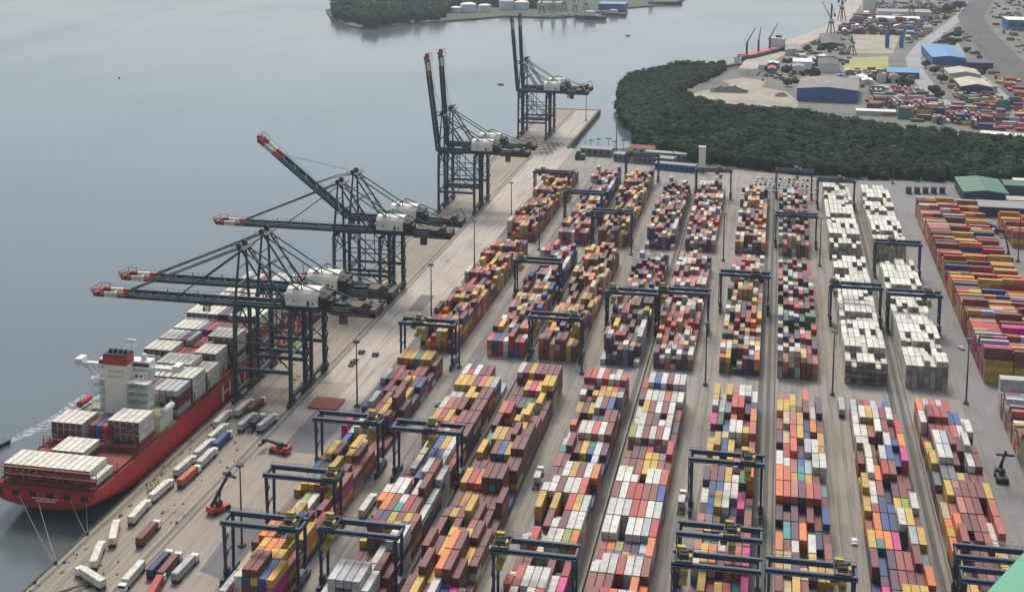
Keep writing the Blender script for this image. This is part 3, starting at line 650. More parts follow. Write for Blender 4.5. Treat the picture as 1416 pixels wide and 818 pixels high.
RTGS=[('A',365,9,'nearest, with a yellow trolley at its right'),('A',400,10.5,'second from the front'),('A',449,9.5,'third from the front'),('A',563,-4,'standing alone in the middle of the block'),('A',899,-6,'farthest, beside the pier root'),
 ('B',367,-10,'nearest, with bright yellow trolley at its left'),('B',447,2,'second from the front'),('B',675,-9,'in the middle'),('B',841,-9,'farther back'),
 ('C',584,9,'nearest, with yellow trolley at its right end'),('C',792,5,'in the middle'),('C',975,-8,'farthest, by the gatehouse'),
 ('D',366,-10.2,'nearest, with yellow trolley over its left leg'),('D',630,-9,'middle one, with yellow trolley at left'),
 ('E',636,-10,'middle one'),('E',930,5,'farthest, by the white tower'),
 ('F',443,7.5,'third from the front'),('F',388,4,'second from the front, rusty trolley midspan'),('F',369,-9.5,'nearest, dark trolley at its left'),('F',673,6,'farther back, middle of the yard'),
 ('G',371,9,'nearest, with yellow trolley at its right'),('G',808,-2,'in the middle'),('G',940,2,'farthest'),
 ('H',664,-10,'middle one, over white containers'),('H',915,3,'farthest, over white containers'),
 ('I',391,10.5,'second from the front'),('I',377,10,'nearest, beside the mint roof'),('I',657,7,'middle one, over white containers'),('I',754,-3,'farther back, over white containers')]
RX=dict(A=-154.6,B=-123.3,C=-98.0,D=-67.6,E=-42.2,F=-13.2,G=14.4,H=42.6,I=70.4)
proto=make_rtg()
for i,(ck,y,tx,d) in enumerate(RTGS):
    o=proto if i==0 else copy_tree(proto)
    dx=RX[ck]
    mir=ck in 'AGI' or (ck=='B')
    o.location=(dx,y+3.5,0)
    for ch in o.children:
        if ch.name.startswith('trolley'): ch.location.x=tx
    tag(o,f"gantry crane over {ORD['ABCDEFGHI'.index(ck)]} block from quay, {d}",'gantry crane','rubber-tyred gantry cranes over the container blocks')

# ------------------------------------------------------------------ ship-to-shore quay cranes
def sts(Y,ang,label,trx):
    t=thing('quay_crane',label,'quay crane',(-1.6,Y-1.5,0),0,'ship-to-shore cranes along the quay')
    cm=M['crane']; WS,LS=-222.2,-197.2; HY=8.6
    for X in (WS,LS):
        for s in (-1,1):
            MB().beam((X,s*HY,2.6),(X,s*HY*.92,40),1.5,1.3).build('leg',cm,t)
            mb=MB(); mb.box(X-.7,s*HY-4.2,.9,X+.7,s*HY+4.2,2.0); mb.box(X-.5,s*HY-2.2,2.0,X+.5,s*HY+2.2,2.7)
            bo=mb.build('bogie',M['crane_dk'],t)
            w_=MB()
            for k in range(8): w_.cyl((X-.25,s*HY-3.7+k*1.06,.55),(X+.25,s*HY-3.7+k*1.06,.55),.42,n=8)
            w_.build('wheel_set',M['black'],bo)
        MB().box(X-.6,-HY-.4,2.7,X+.6,HY+.4,4.6).build('sill_beam',cm,t)
        MB().box(X-.5,-HY*.93,38.6,X+.5,HY*.93,40.4).build('cross_beam',cm,t)
    for s in (-1,1):
        y=s*HY*.97
        MB().beam((WS,y,14.5),(LS,y,14.5),1.0,1.6).build('portal_beam',cm,t)
        mb=MB(); mb.beam((WS,y*.98,38.5),(LS,y,15.5),.55); mb.beam((WS+9,y,15),(WS+9,y*.97,38.8),.4); mb.beam((WS,y,26.5),(LS,y,26.5),.5)
        mb.beam((WS,y*.98,30),(WS+9,y,38.6),.35); mb.beam((WS,y,15.2),(WS+9,y,26.5),.35)
        mb.build('brace',cm,t)
    mb=MB()   # brace between the landside legs and knee braces
    for s in (-1,1): mb.beam((LS,0,38.6),(LS,s*HY,28),.45); mb.beam((WS,0,38.6),(WS,s*HY,28),.45)
    mb.beam((LS,-HY,22),(LS,HY,22),.6); mb.beam((WS,-HY,15),(WS,HY,15),.8,1.2)
    mb.build('end_brace',cm,t)
    mb=MB()   # zig-zag stairs on the landside leg
    for k in range(10):
        s=1 if k%2 else -1; mb.beam((LS+1.2,HY-1.6*s,3+k*3.6),(LS+1.2,HY+1.6*s,3+(k+1)*3.6),.7,.15); mb.box(LS+.8,HY-2.4,3+k*3.6,LS+1.7,HY+2.4,3.15+k*3.6)
    mb.build('stairway',M['crane_dk'],t)
    # fixed girder over the quay: twin boxes, ties and walkways
    mb=MB()
    for s in (-1,1):
        mb.box(-224.5,s*3.1-.55,40.5,-163,s*3.1+.55,43.0)
        mb.box(-224.5,s*4.4-.45,42.2,-163,s*4.4+.45,42.3)
        for k in range(31): mb.beam((-224+k*2,s*4.8,42.3),(-224+k*2,s*4.8,43.4),.09)
        mb.beam((-224,s*4.8,43.4),(-163,s*4.8,43.4),.1)
    for k in range(11): mb.box(-223+k*6,-2.6,41,-222.4+k*6,2.6,41.9)
    mb.build('main_girder',cm,t)
    # boom, hinged at the waterside
    hx,hz=-224.8,41.75
    def bp(d,yy,h=0): 
        a=rad(ang); return (hx-d*math.cos(a)-h*math.sin(a)*-1*-1, yy, hz+d*math.sin(a)+h*math.cos(a)) if False else (hx-d*math.cos(a)+h*math.sin(a), yy, hz+d*math.sin(a)+h*math.cos(a))
    def boomsec(mb,d0,d1):
        for s in (-1,1): mb.beam(bp(d0,s*3.1),bp(d1,s*3.1),1.0,2.3)
    mb=MB(); boomsec(mb,0,50)
    for k in range(13): mb.beam(bp(2+k*4,-3,-.4),bp(2+k*4,3,-.4),.5,.7)
    for k in range(12): mb.beam(bp(2+k*4,-3 if k%2 else 3,.6),bp(6+k*4,3 if k%2 else -3,.6),.25)
    for s in (-1,1):
        mb.beam(bp(0,s*4.4,.6),bp(62,s*4.4,.6),.9,.12)
        mb.beam(bp(0,s*4.8,1.8),bp(62,s*4.8,1.8),.1)
        for k in range(26): mb.beam(bp(k*2.4,s*4.8,.6),bp(k*2.4,s*4.8,1.8),.08)
    for d in (16,30,44): mb.beam(bp(d,-4,1),bp(d,-4,4.6),.25)
    bo=mb.build('boom',cm,t)
    mb=MB(); boomsec(mb,50,54.5); mb.build('red_band',M['red'],bo)
    mb=MB(); boomsec(mb,54.5,60.5); mb.beam(bp(57,-3,0),bp(57,3,0),.5,.7); mb.build('pale_band',M['cream'],bo)
    mb=MB(); boomsec(mb,60.5,64); mb.beam(bp(64.3,-4.6,.2),bp(64.3,4.6,.2),1.6,1.8); mb.beam(bp(66,-2.2,.6),bp(66,2.2,.6),1.6,1.6)
    for s in (-1,1): mb.beam(bp(62,s*4.4,.6),bp(62,s*4.4,2.6),.2); mb.beam(bp(66,s*4.4,.6),bp(66,s*4.4,2.6),.2); mb.beam(bp(61,s*4.4,2.6),bp(67,s*4.4,2.6),.2)
    mb.beam(bp(66.6,-3,2.4),bp(66.6,3,2.4),.25); mb.build('boom_tip',M['tip'],bo)
    # A-frame mast
    AX,AZ=-221.2,66.0
    for s in (-1,1):
        mb=MB(); mb.beam((WS,s*HY*.9,40.4),(AX,s*3.4,AZ),1.0,1.0,.7,.7); mb.build('mast_leg',cm,t)
        mb=MB(); mb.beam((-205,s*4.2,43),(AX+.6,s*3,AZ-.5),.8,.8,.6,.6); mb.build('mast_strut',cm,t)
        mb=MB(); mb.beam((AX,s*3.2,AZ),(-185,s*3.4,44),.55); mb.beam((-214,s*3.6,54.5),(WS,s*5.6,50),.4); mb.build('backstay',cm,t)
    MB().beam((WS,-6.6,50),(WS,6.6,50),.6).build('mast_tie',cm,t); MB().beam((AX,-4,58),(AX,4,58),.4).build('mast_tie',cm,t)
    mb=MB(); mb.beam((AX+2.2,3.9,AZ-1),(AX+14,4.6,43),.25)
    for k in range(5): mb.box(AX+2.4+k*2.3,3.0,62.6-k*4.4,AX+5.2+k*2.3,5.0,62.8-k*4.4)
    mb.build('mast_stairway',M['crane_dk'],t)
    mb=MB(); mb.box(AX-2.6,-5.4,AZ-.1,AX+3.2,5.4,AZ+.25)
    for x in (-2.6,0,3.2):
        for y in (-5.4,5.4): mb.beam((AX+x,y,AZ+.2),(AX+x,y,AZ+1.5),.12)
    for y in (-5.4,5.4): mb.beam((AX-2.6,y,AZ+1.5),(AX+3.2,y,AZ+1.5),.12)
    for y in (-3.2,3.2): mb.cyl((AX-.3,y-.5,AZ+1.2),(AX-.3,y+.5,AZ+1.2),1.2,n=10)
    mb.build('mast_platform',M['crane_dk'],t)
    for s in (-1,1):
        if ang<5:
            MB().beam((AX,s*3.2,AZ),bp(51,s*3.2,1.2),.5).build('forestay',cm,t)
            MB().beam((AX,s*3.2,AZ-1),bp(26,s*3.2,1.2),.45).build('forestay',cm,t)
        else:  # folded links lie against the mast, hoist ropes run on to the boom
            k=bp(34,s*3.2,2.2); mid=((AX+k[0])/2+4*math.sin(rad(ang)),s*3.2,min((AZ+k[2])/2-2,AZ+6))
            mb=MB(); mb.beam((AX,s*3.2,AZ),mid,.4); mb.beam(mid,bp(26,s*3.2,1.2),.4); mb.build('forestay',cm,t)
    mb=MB()
    for y in (-1,1): mb.beam((AX,y,AZ+1),bp(50,y,1.4),.1)
    mb.build('hoist_rope',M['crane_dk'],t)
    # rear tie frame
    mb=MB()
    for s in (-1,1):
        mb.beam((-206,s*3.3,43),(-193.5,s*3.6,52.5),.5); mb.beam((-193.5,s*3.6,52.5),(-167,s*3.3,43.2),.45); mb.beam((-193.5,s*3.6,52.5),(-193.5,s*3.2,43),.35)
    mb.beam((-193.5,-3.6,52.5),(-193.5,3.6,52.5),.4)
    mb.build('rear_frame',cm,t)
    # machinery house: pitched white box standing on the girders
    x0,x1,yb,z0,ze,zr=-200,-185.5,5.6,43.3,48.2,50.6
    mb=MB()
    prof=[(-yb,z0),(yb,z0),(yb,ze-.9),(yb*.9,ze+.3),(yb*.6,zr-.55),(yb*.25,zr-.05),(-yb*.25,zr-.05),(-yb*.6,zr-.55),(-yb*.9,ze+.3),(-yb,ze-.9)]
    n=len(prof); mb.quads([(x0,y,z) for y,z in prof]+[(x1,y,z) for y,z in prof],[tuple(range(n)),tuple(range(2*n-1,n-1,-1))]+[(k,n+k,n+(k+1)%n,(k+1)%n) for k in range(n)])
    ho=mb.build('machinery_house',M['cream'],t)
    mb=MB(); mb.box(-190.5,-yb-.05,43.5,-189.3,-yb,45.7); mb.box(-188.3,-yb-.05,44.2,-187.5,-yb,45.2); mb.build('door',M['dkgrey'],ho)
    mb=MB(); mb.box(-197,-yb-.05,45.2,-195.6,-yb,45.7); mb.build('vent',M['dkgrey'],ho)
    mb=MB(); mb.box(-185.3,-5.4,43.1,-182,5.4,47.5); mb.box(-182,-3.5,43.1,-180.4,2,46); mb.box(-202.5,-4.5,43.1,-200.2,-1.8,45.6)
    for k in range(6): mb.beam((-185+k*.7,-5.6,43.1),(-185+k*.7,-5.6,48.6),.15)
    mb.build('equipment_rack',M['crane_dk'],t)
    mb=MB()
    mb.box(-180,-5.2,40.2,-160.5,-3.9,41.6); mb.box(-180,3.9,40.2,-160.5,5.2,41.6); mb.box(-163,-5.2,40.4,-160.5,5.2,43.6); mb.box(-172,-4.6,43.1,-167,3.6,44.6); mb.cyl((-165.2,-3,44.6),(-165.2,3,44.6),1.3,n=10)
    for k in range(7): mb.beam((-179+k*3,-5.3,41.6),(-179+k*3,-5.3,43.8),.16)
    mb.beam((-180,-5.3,43.8),(-160.5,-5.3,43.8),.15); mb.beam((-172,4,44),(-163,4,48.2),.4); mb.beam((-160.8,4,44),(-163,4,48.2),.4); mb.box(-176.5,-4.8,36.4,-173.4,-2.2,39.8); mb.beam((-175,-3.5,39.8),(-175,-3.5,41),.5)
    mb.build('backreach_platform',M['brown'],t)
    mb=MB(); mb.box(trx-3,-2.4,39.6,trx+3,2.4,40.4); tro=mb.build('trolley',M['crane_dk'],t)
    mb=MB(); mb.box(trx-1.2,-2.6,36.8,trx+1.4,-.2,39.6); MB_=mb.build('operator_cab',M['cream'],tro)
    mb=MB(); mb.box(trx-1.24,-2.64,37.2,trx-.2,-.16,38.6); mb.build('window',M['glass'],MB_)
    return t
CR=[(516,0,'nearest dark teal quay crane with level boom over the red ship',-238),(541,0,'dark teal quay crane with level boom, standing just behind the nearest one',-214),(644,0,'dark teal quay crane with level boom, in front of the one with half-raised boom',-212),(669,39,'only quay crane with its boom half raised, dark teal with red tip',-212),
 (859,83,'front crane of the middle pair of quay cranes with upright red-tipped booms',-210),(883,86,'rear crane of the middle pair of quay cranes with upright red-tipped booms',-210),(1137,85,'front crane of the farthest pair of upright-boomed quay cranes near pier end',-178),(1161,87,'rear crane of the farthest pair of upright-boomed quay cranes at pier end',-178)]
for a in CR: sts(*a)

# ------------------------------------------------------------------ the red container ship
ship=thing('container_ship','large red container ship with white bridge tower moored under the quay cranes','ship',(-248,395,0))
SX,SY=-248,395
secs=[(0,.97,2.2,2.3,9.6),(6,.99,.6,2.4,9.6),(16,1,-2.5,2.8,9.6),(34,1,-6,3.6,9.8),(70,1,-7,5,9.8),(222,1,-7,5,9.8),(236,.92,-7,3,9.9),(250,.68,-7,2,10.1),(260,.38,-7,1.6,10.4),(267,.06,-6.5,1.5,10.6)]
mb=MB(); vs=[];fs=[]; NS=25
for (dy,bb,zb,nn,zt) in secs:
    zs=min(zt-2.5,zb+ (zt-zb)*.78) 
    for k in range(NS):
        if k==0 or k==NS-1: vs.append(((1 if k==0 else -1)*20*bb,dy,zt)); continue
        a=math.pi*(k-1)/(NS-3); cx=math.cos(a); sx_=math.sin(a)
        flare=1.0
        vs.append((20*bb*flare*math.copysign(abs(cx)**(2/nn),cx),dy,zs-(zs-zb)*abs(sx_)**(2/nn)))
for i in range(len(secs)-1):
    for k in range(NS-1): fs.append((i*NS+k,i*NS+k+1,(i+1)*NS+k+1,(i+1)*NS+k))
fs.append(tuple(range(NS))); mb.quads(vs,fs); 
hull=mb.build('hull',M['hull'],ship)
hm_=M['hull'].node_tree; hb=hm_.nodes['Principled BSDF']; src=hb.inputs['Base Color'].links[0].from_socket
tc_=hm_.nodes.new('ShaderNodeTexCoord'); bk=hm_.nodes.new('ShaderNodeTexBrick'); mp_h=hm_.nodes.new('ShaderNodeMapping'); mp_h.inputs['Rotation'].default_value=(0,rad(90),rad(90))
bk.inputs['Scale'].default_value=1; bk.inputs['Brick Width'].default_value=11; bk.inputs['Row Height'].default_value=2.6; bk.inputs['Mortar Size'].default_value=.09; bk.inputs['Color1'].default_value=(1,1,1,1); bk.inputs['Color2'].default_value=(.9,.9,.9,1); bk.inputs['Mortar'].default_value=(.62,.58,.56,1)
sx_=hm_.nodes.new('ShaderNodeSeparateXYZ'); cx_=hm_.nodes.new('ShaderNodeCombineXYZ'); hm_.links.new(tc_.outputs['Object'],sx_.inputs[0]); hm_.links.new(sx_.outputs['Y'],cx_.inputs['X']); hm_.links.new(sx_.outputs['Z'],cx_.inputs['Y']); hm_.links.new(cx_.outputs[0],bk.inputs['Vector'])
nz_=hm_.nodes.new('ShaderNodeTexNoise'); nz_.inputs['Scale'].default_value=1; nz_.inputs['Detail'].default_value=5; mp2=hm_.nodes.new('ShaderNodeMapping'); mp2.inputs['Scale'].default_value=(.5,.5,.06); hm_.links.new(tc_.outputs['Object'],mp2.inputs['Vector']); hm_.links.new(mp2.outputs[0],nz_.inputs['Vector'])
mrh=hm_.nodes.new('ShaderNodeMapRange'); mrh.inputs[1].default_value=.55; mrh.inputs[2].default_value=.75; mrh.inputs[4].default_value=.55; hm_.links.new(nz_.outputs['Fac'],mrh.inputs[0])
ma=hm_.nodes.new('ShaderNodeMix'); ma.data_type='RGBA'; ma.blend_type='MULTIPLY'; ma.inputs[0].default_value=1; hm_.links.new(src,ma.inputs[6]); hm_.links.new(bk.outputs['Color'],ma.inputs[7])
mc_=hm_.nodes.new('ShaderNodeMix'); mc_.data_type='RGBA'; hm_.links.new(mrh.outputs[0],mc_.inputs[0]); hm_.links.new(ma.outputs[2],mc_.inputs[6]); mc_.inputs[7].default_value=(*lin((120,62,48)),1); hm_.links.new(mc_.outputs[2],hb.inputs['Base Color'])
mb=MB()
dp=[(.97*20-.3,.3),(20*.99-.3,16),(19.7,222),(18,236),(13.2,250),(7.2,260),(1,266)]
mb.quads([(x,y,9.1) for x,y in dp]+[(-x,y,9.1) for x,y in reversed(dp)],[tuple(range(2*len(dp)))])
mb.build('deck',M['deckred'],ship)
for k in range(6):
    x=-17.5+k*6.6
    MB().box(x-1.4,-.12,6.2,x+1.4,.3,7.9).build('mooring_opening',M['black'],hull)
mb=MB()
for k,h in enumerate((.5,.8,.6,.9,.5,.7,.9,.6,.8,.5)): mb.box(-3.4+k*.8,-.14,4.6,-2.9+k*.8,.02,4.6+h)
mb.box(-4.6,-.14,5.7,5.4,.02,5.95)
mb.build('stern_lettering',M['cream'],hull)
for word_,y_ in (('HAMBURG',105),('SÜD',184)):
  fc=bpy.data.curves.new('hull_lettering','FONT'); fc.body=word_; fc.size=10.6; fc.extrude=.03; fc.space_character=1.12
  fc.materials.append(M['white']); ft=bpy.data.objects.new('lettering_curve',fc); COL.objects.link(ft); bpy.context.view_layer.update(); me_=bpy.data.meshes.new_from_object(ft.evaluated_get(bpy.context.evaluated_depsgraph_get())); bpy.data.objects.remove(ft); fo=bpy.data.objects.new('hull_lettering',me_); COL.objects.link(fo); fo.parent=hull; fo.location=(20.03,y_,.9); fo.rotation_euler=(rad(90),0,rad(90)); fo.scale=(1.45,1,1)
# hatch covers, lashing bridges
def lashing(y,x0,x1,z1,name='lashing_bridge'):
    mb=MB(); nx=max(2,int(round((x1-x0)/2.55)))
    for k in range(nx+1): x=x0+(x1-x0)*k/nx; mb.beam((x,y,9.1),(x,y,z1),.28)
    z=10.2
    while z<z1+.1: mb.box(x0,y-.45,z-.1,x1,y+.45,z+.1); mb.beam((x0,y-.4,z+1.1),(x1,y-.4,z+1.1),.12); z+=2.6
    mb.build(name,M['deckred'],ship)
lashing(2.4,-19,19,15.4); lashing(17.2,-19,19,13.2); lashing(32,-19.2,-6,13.2); lashing(32,4,19.2,13.2); 
for y in (81.3,95.5,109.7,123.9,138.1,152.3,166.5,180.7,194.9,209.1,223.3): lashing(y,-19.2,19.2,15)
for y0,y1 in ((18,31),(34,50),(67,80.5),(82,94.6),(96.2,108.8),(110.4,123),(124.6,137.2),(138.8,151.4),(153,165.6),(167.2,179.8),(181.4,194),(195.6,208.2),(209.8,222.4)):
    for x0,x1 in ((-18.6,-6.4),(-6.1,6.1),(6.4,18.6)): MB().box(x0,y0,9.12,x1,y1,10.2).build('hatch_cover',M['deckred'],ship)
# bridge tower, funnel casing
mb=MB(); mb.box(-17.5,54,9.1,17.5,65,14.5); mb.box(-11,60,14.5,9.5,66,30.5); so_=mb.build('superstructure',M['cream'],ship)
for k in range(5): 
    z=15+k*3.1
    for xa,xb,ya in ((-13.2,-6.3,57),(3.1,12.2,55)):
        mb=MB(); mb.box(xa,ya,z,xb,60,z+.25)
        for q in range(4): mb.beam((xa+.1+(xb-xa-.2)*q/3,ya+.1,z+.2),(xa+.1+(xb-xa-.2)*q/3,ya+.1,z+1.25),.12)
        mb.beam((xa+.1,ya+.1,z+1.2),(xb-.1,ya+.1,z+1.2),.12)
        mb.beam((xa+.6,ya+1,z+.1),(xb-.6,ya+1,z+3.1),.6,.15)
        mb.build('balcony',M['white'],so_)
    mb=MB()
    for x in (4.6,6.6,8.4): mb.box(x,59.9,z+.8,x+.9,60.02,z+1.9)
    mb.build('window',M['glass'],so_)
mb=MB(); mb.box(-22,62,30.5,22,66.5,30.9); mb.box(-11.5,61.5,30.9,10,66.5,34.2); mb.box(-22,62,30.9,-11.5,62.3,32.0); mb.box(10,62,30.9,22,62.3,32.0); mb.box(-22.3,61.6,30.9,-19.5,66.6,33.2); mb.box(19.5,61.6,30.9,22.3,66.6,33.2)
wh=mb.build('wheelhouse',M['white'],ship)
mb=MB(); mb.box(-11.7,61.3,32.2,-7,61.55,33.4); mb.box(3,61.3,32.2,9.8,61.55,33.4); mb.build('window',M['glass'],wh)
mb=MB()
for s in (-1,1):
    for k in range(3): mb.beam((s*(11+k*3),64,30.5-0),(s*10,64,24+k*.5),.35)
    mb.beam((s*21,64,30.5),(s*10.5,64,24),.5)
mb.build('wing_brace',M['white'],wh)
mb=MB(); mb.box(-6.2,55.5,14.5,3,61.5,34.4); cas=mb.build('funnel_casing',M['cream'],ship)
mb=MB(); mb.box(-6.5,55.2,34.4,3.3,61.8,38.0); fu=mb.build('funnel',M['red'],ship)
mb=MB(); mb.box(-6.3,55.4,38.0,3.1,61.6,38.5); 
for x in (-4.6,-2.6,-.4,1.6): mb.cyl((x,58.5,38.4),(x,58.2,39.8),.7,n=8)
mb.build('exhaust_pipe',M['black'],fu)
mb=MB(); 
for rr_,zz in ((-1,31.3),(0,29.2)):
    for k in range(6): mb.box(-4.4+k*1.1,55.42,zz,-3.75+k*1.1,55.5,zz+1.0)
mb.build('faded_lettering',M['roofbeige'],cas)
mb=MB(); mb.beam((1.5,64,34.2),(1.5,64,41.5),.4); mb.beam((-1,64,39.5),(4,64,39.5),.25); mb.box(-.4,63.6,41.4,3.6,64.3,42.1); mb.beam((-8,64,34.2),(-8,64,38.4),.25); mb.build('radar_mast',M['white'],ship)
MB().dome((6.5,64,35.6),1.3,1.3).cyl((6.5,64,34.2),(6.5,64,35.6),1.1,n=12).build('satellite_dome',M['white'],ship)
mb=MB(); mb.box(-19,52.6,9.12,19,66.5,9.3); mb.box(6.5,54,14.5,17.2,65,14.65); mb.box(-17.2,54,14.5,-11.2,65,14.65); mb.build('green_deck',M['deckgreen'],ship)
for s in (-1,1):
    mb=MB(); mb.cyl((s*17.8,56,16.6),(s*17.8,64,16.6),1.3,n=10); lb=mb.build('lifeboat',M['red'] if s<0 else M['white'],ship)
    mb=MB(); mb.beam((s*17.8,57.5,14.5),(s*18.2,57.5,19),.3); mb.beam((s*17.8,62.5,14.5),(s*18.2,62.5,19),.3); mb.build('davit',M['white'],lb)
mb=MB()
for s in (-1,1):
    for k in range(38): mb.beam((s*19.75,30+k*5,9.8),(s*19.75,30+k*5,11),.1)
    mb.beam((s*19.75,30,11),(s*19.75,215,11),.1)
mb.build('railing',M['deckred'],ship)
MB().beam((0,258,9.1),(0,258,18),.6).build('foremast',M['cream'],ship)
# containers aboard
rg=random.Random(77)
PREV={}
def bay(y0,segs,where,zb=10.25):
    """one bay of deck containers; rows 0 (seaward) to 13 (quay side); builds those whose top, stern face or quay-side face shows"""
    H={}
    for (a,b_,h,cs) in segs:
        for r in range(a,b_+1): H[r]=(h,cs[(r-a)%len(cs)])
    for r,(h,c) in H.items():
        x=SX-18.2+(r+.5)*2.6; side=H.get(r+1,(0,''))[0]; pv=PREV.get(r,0)
        for k in range(h):
            if k<h-1 and k<min(pv,h-1) and k<side: continue
            if k<h-3 and k<side: continue
            c2=c if (k==h-1 or rg.random()<.6) else rg.choice('mWWmr')
            n=NAMES[c2]
            lab=f"{n} deck container, {'topmost' if k==h-1 else ['','second','third','fourth','fifth','sixth'][h-1-k]+' tier down'}, {ORD[r]} row from sea, {where}"
            container('deck_container',x,SY+y0,zb+k*2.6,12.19,c2,lab,'deck container','containers stacked aboard the red ship',rg=rg,reefend=(124,96,86) if c2=='W' else None)
    PREV.clear(); PREV.update({r:v[0] for r,v in H.items()})
bay(4.2,[(0,12,2,'W'),(13,13,1,'W')],'stern bay of ship'); PREV.clear()
bay(18.2,[(4,8,2,'W')],'second bay from stern'); PREV.clear()
bay(36,[(0,4,3,'W'),(6,8,3,'mbR'),(9,13,4,'W')],'bay behind ship funnel'); PREV.clear()
FW=[(68,[(6,8,4,'Rmb'),(9,9,4,'s'),(10,13,4,'g')]),(82.2,[(3,13,4,'W')]),(96.4,[(0,4,3,'m'),(5,10,4,'W'),(11,13,3,'W')]),(110.6,[(0,4,4,'W'),(5,8,3,'Rm'),(9,12,4,'W')]),(124.8,[(0,2,4,'W'),(3,5,4,'gmg'),(6,8,3,'RmR'),(9,13,5,'W')]),(139,[(0,3,4,'W'),(4,7,4,'gvRm'),(8,13,4,'m')]),(153.2,[(0,5,5,'W'),(6,9,5,'nvgG'),(10,13,5,'W')]),(167.4,[(0,6,5,'W'),(7,10,5,'sWRW'),(11,13,5,'W')]),(181.6,[(0,13,4,'WWRWmWW')]),(195.8,[(0,13,4,'WWWmW')]),(210,[(1,12,5,'WgWWRmW')])]
for i,(y0,L_) in enumerate(FW): bay(y0,L_,f"{ORD[i]} bay ahead of bridge")
# mooring ropes
def rope(p,q,sag,label):
    p=Vector(p);q=Vector(q); mb=MB(); n=8; pts=[]
    for k in range(n+1):
        t=k/n; v=p.lerp(q,t); v.z-=sag*4*t*(1-t); pts.append(v)
    for a,c in zip(pts,pts[1:]): mb.beam(a,c,.16)
    o=mb.build('mooring_rope',M['rope']); tag(o,label,'rope','mooring ropes at the ship stern')
rope((-258,395,7),(-226,364,.7),1.2,'leftmost pale mooring rope from the ship stern down to the quay')
rope((-251,395,7),(-225.9,365,.7),1,'second pale mooring rope from the ship stern to the near bollard')
rope((-238,395,7),(-226,384,.7),.8,'third pale mooring rope from the ship stern to the farther bollard')
rope((-232,395.2,7),(-225.9,385,.7),.6,'shortest pale mooring rope at the quay-side stern corner')
for k,y in enumerate((352,364.5,384.5)):
    mb=MB(); mb.cyl((0,0,0),(0,0,.7),.35,.3,n=10); mb.cyl((0,0,.7),(0,0,.95),.55,.5,n=10); o=mb.build('mooring_bollard',M['black'],loc=(-225.6,y,.02))
    tag(o,['dark quay bollard nearest the bottom edge of the view','dark quay bollard holding the two long stern ropes','dark quay bollard holding the two short stern ropes'][k],'bollard','bollards along the quay edge')

# ------------------------------------------------------------------ trucks on the quay
def make_truck():
    t=thing('terminal_truck','x','truck')
    mb=MB(); mb.box(-.45,-6.3,.95,-.2,6.1,1.22); mb.box(.2,-6.3,.95,.45,6.1,1.22)
    for y in (-6.2,-3,0,3,6): mb.box(-1.15,y-.15,.97,1.15,y+.15,1.2)
    mb.build('trailer_chassis',M['dkgrey'],t)
    mb=MB(); mb.box(-1.2,6.7,.8,1.2,8.9,1.3); mb.box(-1.2,6.8,1.3,1.2,8.6,3.0); mb.box(-.5,5,.75,.5,6.8,1.0); c=mb.build('cab',M['white'],t)
    MB().box(-1.05,8.6,1.95,1.05,8.66,2.75).build('windscreen',M['glass'],c)
    for y in (-5.4,-4.1,5.6,8.0):
        for s in (-1,1): MB().cyl((s*.75,y,.52),(s*1.2,y,.52),.52,n=10).build('wheel',M['black'],t)
    return t
tp=make_truck()
#  x, y, heading(deg, 0 = away along the quay), container letter, length, words
TRK=[(-214.6,415.8,-3,'W',12.19,'beside the ship stern corner'),(-214.3,398.8,4,'W',12.19,'behind the ship stern'),(-215,383.2,22,'W',12.19,'turning, near the stern ropes'),(-213.1,368.2,18,'W',12.19,'near the lower left quay edge'),(-207.5,355.3,60,'W',12.19,'swinging round at the bottom edge'),
(-204.2,385.5,2,'m',12.19,'alone in mid quay'),(-215.2,436.6,-2,'w',12.19,'left of the coral-loaded truck'),(-210.0,429.1,-2,'c',12.19,'right of a white-loaded truck by the hull'),(-214.6,452.7,-2,'W',12.19,'under the hull, left of its neighbour'),(-210.0,445.2,0,'w',12.19,'under the hull, right of its neighbour'),
(-219.6,481.3,0,'W',12.19,'closest to the hull near first crane'),(-215.6,468.0,-2,'W',12.19,'left of the bright blue load'),(-211.0,461.6,0,'b',12.19,'below the grey group'),(-215.8,494.4,-4,'W',12.19,'in front of the first crane legs'),(-211.6,497.6,-2,'m',12.19,'in front of the first crane legs'),
(-208.6,480.8,-2,'g',12.19,'left in the group of three'),(-204.6,480.8,0,'n',6.06,'middle in the group of three'),(-200.3,481.8,-6,'g',12.19,'right in the group of three'),
(-195.9,360.2,182,'W',12.19,'facing the bottom edge beside the rail'),(-190.9,367.3,0,'n',12.19,'beside the landside rail'),(-187.1,366.6,2,'m',12.19,'between navy and grey loads'),(-181.9,366.8,-2,'g',12.19,'rightmost of the parked row at the bottom'),(-185.1,353,10,'R',12.19,'cut by the bottom edge'),
(-211.9,349.5,-40,None,12.19,'with empty chassis at the bottom left'),
(-28.6,446.5,0,'w',6.06,'in the lane left of the sixth block'),(31.0,548,0,'g',12.19,'in the lane before the white blocks'),(-82.5,455,2,'w',6.06,'in the lane left of the fourth block'),(140.4,880,25,'n',12.19,'on the grey yard at right'),(146.4,868,60,'m',12.19,'on the grey yard beside another truck'),(-137.5,420,0,'w',12.19,'in the lane beside the first block')]
for i,(x,y,h,c,ln,wd) in enumerate(TRK):
    o=tp if i==0 else copy_tree(tp)
    o.location=(x,y,.03); o.rotation_euler.z=rad(h)
    tag(o,(f"terminal truck with {NAMES[c]} container {wd}" if c else f"white terminal truck {wd}"),'truck','terminal trucks on the port lanes')
    if c:
        a=rad(h); off=-6.2 if ln>10 else -3
        container('shipping_container',x-math.sin(a)*off,y+math.cos(a)*off,1.26,ln,c,f"{NAMES[c]} container riding on truck {wd}",'container','containers on terminal trucks',rz=a,rg=random.Random(i))

